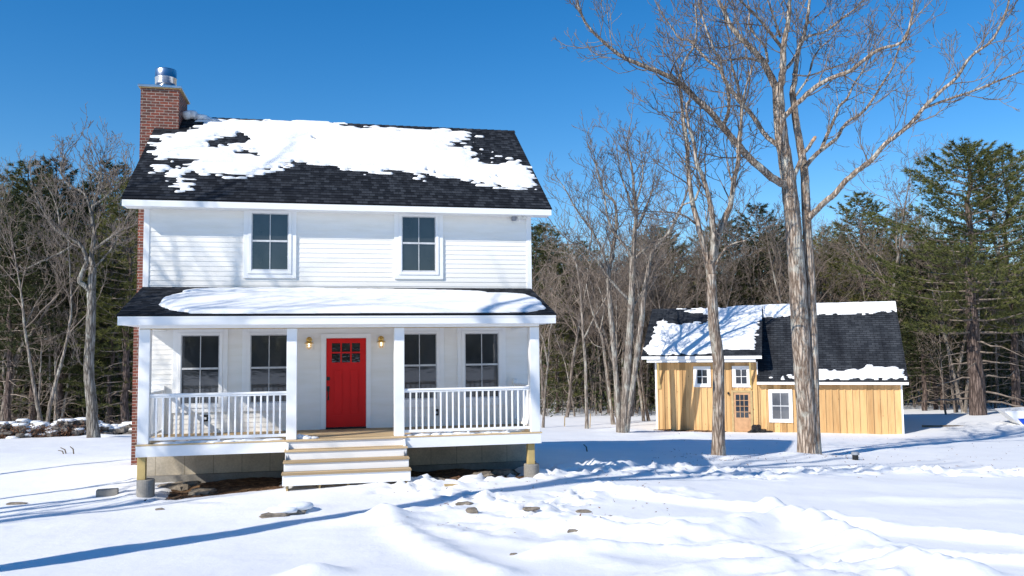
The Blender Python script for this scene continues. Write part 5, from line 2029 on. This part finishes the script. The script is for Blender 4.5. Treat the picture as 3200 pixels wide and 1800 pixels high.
THIN = [thin_tree(401, 15, 0.16, 0.45), thin_tree(402, 13, 0.11, 0.4)]
for k, (x, y, off, kd, sc, lab) in enumerate([
        (-2, 1192, 4.5, 0, 0.95, 'tree beyond the left edge casting the thin shadow nearest the chimney foot'),
        (-2, 1254, 5.5, 1, 1.0, 'tree beyond the left edge casting the shadow that reaches the grey block'),
        (-2, 1280, 6.5, 0, 0.95, 'tree beyond the left edge casting the shadow over the flat dark stone'),
        (-2, 1312, 9.0, 1, 1.0, 'tree beyond the left edge casting the faint shadow before the left pier'),
        (-10.2, -7.6, 0, 0, 0.93, 'tree beyond the left edge dappling the upper clapboards left of the first upper window'),
        (-12.2, -9.6, 0, 0, 1.06, 'tree beyond the left edge dappling the clapboards between the two upper windows'),
        (-9.4, -8.2, 0, 1, 1.08, 'tree beyond the left edge striping the snow on the porch roof')]):
    p = gp(x, y)[:2] - LH * off if off else (x, y)
    plant('bare_tree', THIN[kd], BP, p[0], p[1], sc, lab, 'trees casting shadows from beyond the left edge', rz=k * 1.3)

# the wood across the yard that the window panes mirror
mb, nd, V = MB(), MB(), []
g = np.random.default_rng(93)
for k in range(900):
    a = g.uniform(math.radians(205), math.radians(335))
    R_ = g.uniform(48, 70)
    px, py = 4 + R_ * math.cos(a), -18 + R_ * math.sin(a)
    if (px + 60) * 0.5 - (py + 60) * 0.85 < -14:
        continue
    z0 = float(base_z(px, py))
    h = g.uniform(5, 10)
    mb.tube([(px, py, z0 - 0.1), (px + g.normal() * 0.3, py + g.normal() * 0.3, z0 + h)], [0.12, 0.04], 4, cap=False)
    kn = 26
    c = np.array([px, py, z0]) + np.stack([g.normal(size=kn) * 1.1, g.normal(size=kn) * 1.1, g.uniform(0.5, h, kn)], 1)
    dv = g.normal(size=(kn, 3))
    dv /= np.linalg.norm(dv, axis=1, keepdims=True)
    wv = np.cross(dv, g.normal(size=(kn, 3)))
    wv /= np.linalg.norm(wv, axis=1, keepdims=True) + 1e-9
    V.append(np.stack([c - wv * 0.35, c + wv * 0.35, c + dv * 0.9], 1).reshape(-1, 3))
f = thing('forest', (4, -75, -1), 'dark wood across the yard, seen only mirrored in the window panes', 'wood')
f['kind'] = 'stuff'
obj('saplings', mb, M['twig'], f, fix=False)
V = np.vstack(V)
nd.add(V, None, np.arange(len(V)).reshape(-1, 3))
obj('boughs', nd, M['needles'], f, fix=False)

# ------------------------------------------------------------------ stone wall
g = np.random.default_rng(41)
wl = [gp(x, y) for x, y in ((-60, 1106), (60, 1102), (180, 1098), (300, 1092), (345, 1092))]
wl = np.array(wl)
cum = np.r_[0, np.cumsum(np.linalg.norm(np.diff(wl, axis=0), axis=1))]
t = thing('stone_wall', wl[2] - np.array([0, 0, 0.3]), 'low tumbled fieldstone wall capped with snow left of the chimney', 'wall')
st_, sn_, lf_ = MB(), MB(), []
for k in range(260):
    s = g.uniform(0, cum[-1])
    i = max(0, min(len(wl) - 2, int(np.searchsorted(cum, s)) - 1))
    p = wl[i] + (wl[i + 1] - wl[i]) * (s - cum[i]) / (cum[i + 1] - cum[i])
    top = 0.50 + 0.16 * math.sin(s * 0.7) + 0.12 * math.sin(s * 2.1)
    z = g.uniform(0, 1) * top
    wd = 0.5 * (1 - z / (top + 0.4)) + 0.15
    r = (g.uniform(0.14, 0.32), g.uniform(0.14, 0.28), g.uniform(0.07, 0.15))
    c = p + np.array([g.normal() * 0.05, 0.5 + g.uniform(-wd, wd), z - 0.02])
    st_.blob(c, r, g, 0.3, 9, 5)
    if z > top * 0.62 or g.random() < 0.25:
        sn_.blob(c + np.array([0.02, 0.03, r[2] * 0.7]), (r[0] * 1.15, r[1] * 1.1, 0.06 + 0.04 * g.random()), g, 0.15, 9, 5)
for k in range(1500):
    s = g.uniform(0, cum[-1] * 0.75)
    i = max(0, min(len(wl) - 2, int(np.searchsorted(cum, s)) - 1))
    p = wl[i] + (wl[i + 1] - wl[i]) * (s - cum[i]) / (cum[i + 1] - cum[i])
    c = p + np.array([0, g.uniform(-0.25, 0.1), abs(g.normal()) * 0.28])
    a, b = g.normal(size=3), g.normal(size=3)
    a *= 0.07 / np.linalg.norm(a)
    b *= 0.05 / np.linalg.norm(b)
    lf_ += [c - a, c + b, c + a]
obj('stones', st_, M['stone'], t, fix=False)
obj('snow_cap', sn_, M['snow'], t, True, fix=False)
mb = MB()
mb.add(lf_, None, np.arange(len(lf_)).reshape(-1, 3))
obj('dry_brush', mb, M['dry_leaf'], t, fix=False)

# ------------------------------------------------------------------ small things on the snow


def lay(name, px_, label, cat, build, mat, group=None, dz=0.0, smooth=False):
    P = ground_hit(px_[0] * K, px_[1] * K, snow_z)
    mb = MB()
    build(mb)
    o = obj(name, mb, mat, None, smooth, Matrix.Translation((P[0], P[1], P[2] + dz)))
    return tag(o, label, cat, group), P


def stone(r, seed, rough=0.25):
    return lambda mb: mb.blob((0, 0, 0), r, np.random.default_rng(seed), rough, 12, 7)


o, P = lay('rock', (690, 1298), 'flat tan flagstone lying under a snow cap before the porch steps', 'rock', stone((0.24, 0.16, 0.055), 3), M['rock'])
o, P2 = lay('rock', (735, 1290), 'grey slab with a thick snow cap, right of the tan flagstone', 'rock', stone((0.24, 0.15, 0.07), 4), M['rock'])
mb = MB()
g = np.random.default_rng(6)
mb.blob((P[0] + 0.12, P[1] + 0.10, P[2] + 0.08), (0.25, 0.16, 0.06), g, 0.15, 12, 6)
mb.blob((P2[0] + 0.06, P2[1] + 0.05, P2[2] + 0.09), (0.28, 0.16, 0.075), g, 0.15, 12, 6)
tag(obj('snow_cap', mb, M['snow'], None, True), 'rounded snow cap on the two flat slabs before the steps', 'snow', None, 'stuff')
for k, (x, y, r, lab) in enumerate([
        (1168, 1269, (0.13, 0.09, 0.05), 'dark rock in the long tree shadow on the snow'),
        (1187, 1289, (0.13, 0.09, 0.07), 'tan pointed rock just below the long shadow'),
        (1335, 1280, (0.12, 0.06, 0.03), 'flat brown stone on trampled snow below the right porch bay'),
        (1468, 1288, (0.13, 0.08, 0.04), 'tan stone on the snow below the trampled bank'),
        (1441, 1338, (0.09, 0.06, 0.035), 'small tan stone in the open snow, lowest of the right stones'),
        (1292, 1395, (0.04, 0.03, 0.02), 'tiny pebble alone in the smooth foreground snow'),
        (40, 1268, (0.17, 0.08, 0.035), 'flat dark stone at the left edge among the branch shadows'),
        (402, 1282, (0.08, 0.05, 0.03), 'small dark stone in front of the left concrete pier')]):
    lay('rock', (x, y), lab, 'rock', stone(r, 20 + k), M['rock'], 'stones poking out of the snow')
g = np.random.default_rng(14)
for k, (x, y, r, lab) in enumerate([
        (437, 1228, (0.28, 0.18, 0.09), 'brown slab on the bare soil right of the left pier'),
        (475, 1222, (0.30, 0.16, 0.08), 'long tan slab on the soil in the sunlit corner under the porch'),
        (505, 1240, (0.26, 0.16, 0.07), 'dark stone at the snow edge under the left porch bay'),
        (1095, 1215, (0.34, 0.18, 0.07), 'brown flat slab at the snow edge right of the steps'),
        (1215, 1200, (0.30, 0.16, 0.09), 'jagged brown rock under the middle of the right porch bay'),
        (1265, 1193, (0.28, 0.14, 0.09), 'grey rock on the soil left of the right pier')]):
    P = ground_hit(x * K, y * K, soil_z)
    mb = MB()
    mb.blob((0, 0, 0), r, np.random.default_rng(70 + k), 0.35, 11, 6)
    tag(obj('rock', mb, M['rock'], None, False, Matrix.Translation((P[0], P[1], P[2] + 0.01)) @ Matrix.Rotation(g.uniform(-.3, .3), 4, 'X')), lab, 'rock', 'rubble on the soil under the porch')
mb = MB()
V = []
for k in range(900):                                             # leaf litter and chips on the soil
    x, y = g.uniform(0.4, 8.6), -2.55 + 0.55 * abs(g.normal()) if g.random() < 0.75 else g.uniform(-2.4, -0.2)
    z = float(soil_z(np.array(x), np.array(y))) + 0.012
    a, b = g.normal(size=3) * (1, 1, .4), g.normal(size=3) * (1, 1, .4)
    a *= g.uniform(0.02, 0.07) / np.linalg.norm(a)
    b *= 0.035 / np.linalg.norm(b)
    c = np.array([x, y, z])
    V += [c - a, c + b, c + a]
mb.add(V, None, np.arange(len(V)).reshape(-1, 3))
tag(obj('litter', mb, M['dry_leaf'], None, fix=False), 'dead leaves and chips strewn over the soil under the porch', 'leaf litter', None, 'stuff')

V = []
for k in range(560):
    if k >= 420:
        tx, ty = ((18.3, 3.5), (14.6, 1.9))[k % 2]
        q = (tx + g.normal() * 0.75, ty + g.normal() * 0.75)
    elif k < 260:
        q = gp(g.uniform(1640, 2576), g.uniform(1098, 1200))
    else:
        q = gp(g.uniform(950, 1700), g.uniform(1195, 1345))
    z = float(snow_z(np.array(q[0]), np.array(q[1]))) + 0.008
    a, b = g.normal(size=3) * (1, 1, .3), g.normal(size=3) * (1, 1, .3)
    a *= g.uniform(0.015, 0.07) / np.linalg.norm(a)
    b *= 0.025 / np.linalg.norm(b)
    c = np.array([q[0], q[1], z])
    V += [c - a, c + b, c + a]
mb = MB()
mb.add(V, None, np.arange(len(V)).reshape(-1, 3))
tag(obj('litter', mb, M['dry_leaf'], None, fix=False), 'tiny brown leaf and bark bits scattered on the snow of the yard', 'leaf litter', None, 'stuff')
P = ground_hit(270 * K, 1246 * K, snow_z)
mb = MB()
mb.box(-0.20, 0.20, -0.10, 0.10, -0.06, 0.125, 0.01)
tag(obj('concrete_block', mb, M['concrete'], None, mat4=Matrix.Translation(P) @ Matrix.Rotation(0.12, 4, 'Z')), 'grey concrete block on the snow left of the porch corner', 'block')
P = ground_hit(1134 * K, 1222 * K, snow_z)
mb = MB()
mb.box(-0.13, 0.13, -0.04, 0.04, -0.01, 0.035, 0.004)
tag(obj('wood_scrap', mb, M['raw_wood'], None, mat4=Matrix.Translation(P)), 'short scrap of lumber on the snow right of the steps', 'wood scrap')
# black capped pipe near the oak
P = ground_hit(2152 * K, 1157 * K, snow_z)
t = thing('pipe_stub', P, 'short black pipe with a grey lid sticking out of snow right of the huge tree', 'pipe')
mb = MB()
mb.lathe([(0.0, P[2] - 0.3), (0.085, P[2] - 0.3), (0.085, P[2] + 0.15), (0, P[2] + 0.15)], P[0], P[1], 20)
obj('pipe', mb, M['black'], t)
mb = MB()
mb.lathe([(0.0, P[2] + 0.151), (0.112, P[2] + 0.151), (0.115, P[2] + 0.165), (0.112, P[2] + 0.215), (0.09, P[2] + 0.23), (0.0, P[2] + 0.232)], P[0], P[1], 20)
obj('lid', mb, M['grey_plastic'], t)
# dark sticks stuck in the snow
for k, (a, b, c, lab) in enumerate([((146, 1133), (162, 1142), None, 'short stick lying leftmost of the three twigs in the left snow'), ((152, 1126), (168, 1141), None, 'forked stick in the middle of the three twigs in the left snow'), ((176, 1123), (186, 1142), None, 'thin upright twig rightmost of the three in the left snow'),
                                   ((1468, 1118), (1478, 1136), None, 'dark curved twig standing in the house\'s shadow')]):
    P = ground_hit(b[0] * K, b[1] * K, snow_z)
    D = depth_of(P)
    Q = at_depth(a[0] * K, a[1] * K, D)
    mb = MB()
    mid = (P + Q) / 2 + np.array([0.03, 0.02, 0.03])
    mb.tube([P - np.array([0, 0, 0.08]), mid, Q], [0.022, 0.02, 0.012], 6)
    tag(obj('stick', mb, M['old_board'], None, fix=False), lab, 'stick', 'twigs stuck in the snow')
for (x, y, h, lab) in ((1420, 1073, 0.55, 'short wooden survey stake left of the slim pale tree'), (1484, 1076, 0.75, 'wooden survey stake just right of the slim pale tree')):
    P = ground_hit(x * K, y * K, snow_z)
    mb = MB()
    mb.box(-0.025, 0.025, -0.012, 0.012, -0.2, h - 0.03, 0.002)
    mb.prism([(-0.025, -0.012, h - 0.03), (0.025, -0.012, h - 0.03), (0.0, -0.012, h + 0.02)], (0, 0.024, 0))
    tag(obj('survey_stake', mb, M['raw_wood'], None, mat4=Matrix.Translation(P) @ Matrix.Rotation(0.05, 4, 'Y')), lab, 'stake', 'survey stakes at the wood edge')
# bundle by the barn door
c = BO + bs * 4.95 - bt * 0.45
P = np.array([c[0], c[1], float(snow_z(c[0], c[1]))])
mb = MB()
g = np.random.default_rng(19)
mb.blob((0, 0, 0.16), (0.16, 0.14, 0.24), g, 0.5, 11, 7)
mb.blob((0.25, -0.1, 0.06), (0.28, 0.18, 0.10), g, 0.5, 11, 6)
mb.blob((-0.22, -0.05, 0.06), (0.2, 0.15, 0.09), g, 0.5, 11, 6)
mb.blob((0.55, -0.12, 0.03), (0.2, 0.12, 0.05), g, 0.4, 11, 6)
tag(obj('black_bag', mb, M['black'], None, False, Matrix.Translation(P)), 'crumpled black bag on the ground right of the barn door', 'bag')
# rough boards along the barn foot and in its shadow
c = BO + bs * 1.6 - bt * 0.35
mb = MB()
g = np.random.default_rng(23)
for k in range(26):
    x = g.uniform(-1.6, 1.6)
    mb.blob((x, g.normal() * 0.12, 0.02), (g.uniform(0.1, 0.3), 0.1, 0.05), g, 0.4, 9, 5)
zc = float(snow_z(c[0], c[1]))
tag(obj('soil_strip', mb, M['soil'], None, False, Matrix.Translation((c[0], c[1], zc)) @ Matrix.Rotation(BA, 4, 'Z')), 'strip of bare brown soil along the foot of the barn\'s left wall', 'soil', None, 'stuff')
P = ground_hit(2375 * K, 1073 * K, snow_z)
mb = MB()
mb.box(-1.0, 1.0, -0.10, 0.10, -0.02, 0.05, 0.005)
mb.box(-0.1, 1.3, 0.16, 0.32, -0.02, 0.045, 0.005)
tag(obj('plank', mb, M['old_board'], None, mat4=Matrix.Translation(P) @ Matrix.Rotation(-0.45, 4, 'Z')), 'weathered boards lying on the shaded snow beside the barn', 'plank')
# white hull-like cover with a blue side at the right edge
P = ground_hit(2562 * K, 1067 * K, snow_z)
t = thing('boat_cover', P, 'low white slanted cover with a blue side panel at the right picture edge', 'cover')
mb = MB()
mb.prism([(P[0] - 0.75, P[1], P[2] + 0.62), (P[0] - 0.25, P[1] - 0.5, P[2] - 0.05), (P[0] + 2.6, P[1] - 0.9, P[2] - 0.05), (P[0] + 2.6, P[1] - 0.5, P[2] + 0.75)], (0.5, 1.2, 0.06))
obj('shell', mb, M['trim'], t)
mb = MB()
mb.prism([(P[0] - 0.20, P[1] - 0.46, P[2] + 0.06), (P[0] + 2.55, P[1] - 0.86, P[2] + 0.06), (P[0] + 2.55, P[1] - 0.72, P[2] + 0.36), (P[0] - 0.33, P[1] - 0.34, P[2] + 0.30)], (-0.02, -0.06, 0.0))
obj('side_panel', mb, M['blue'], t)

print('objects', len(bpy.data.objects), 'verts', sum(len(m.vertices) for m in bpy.data.meshes))
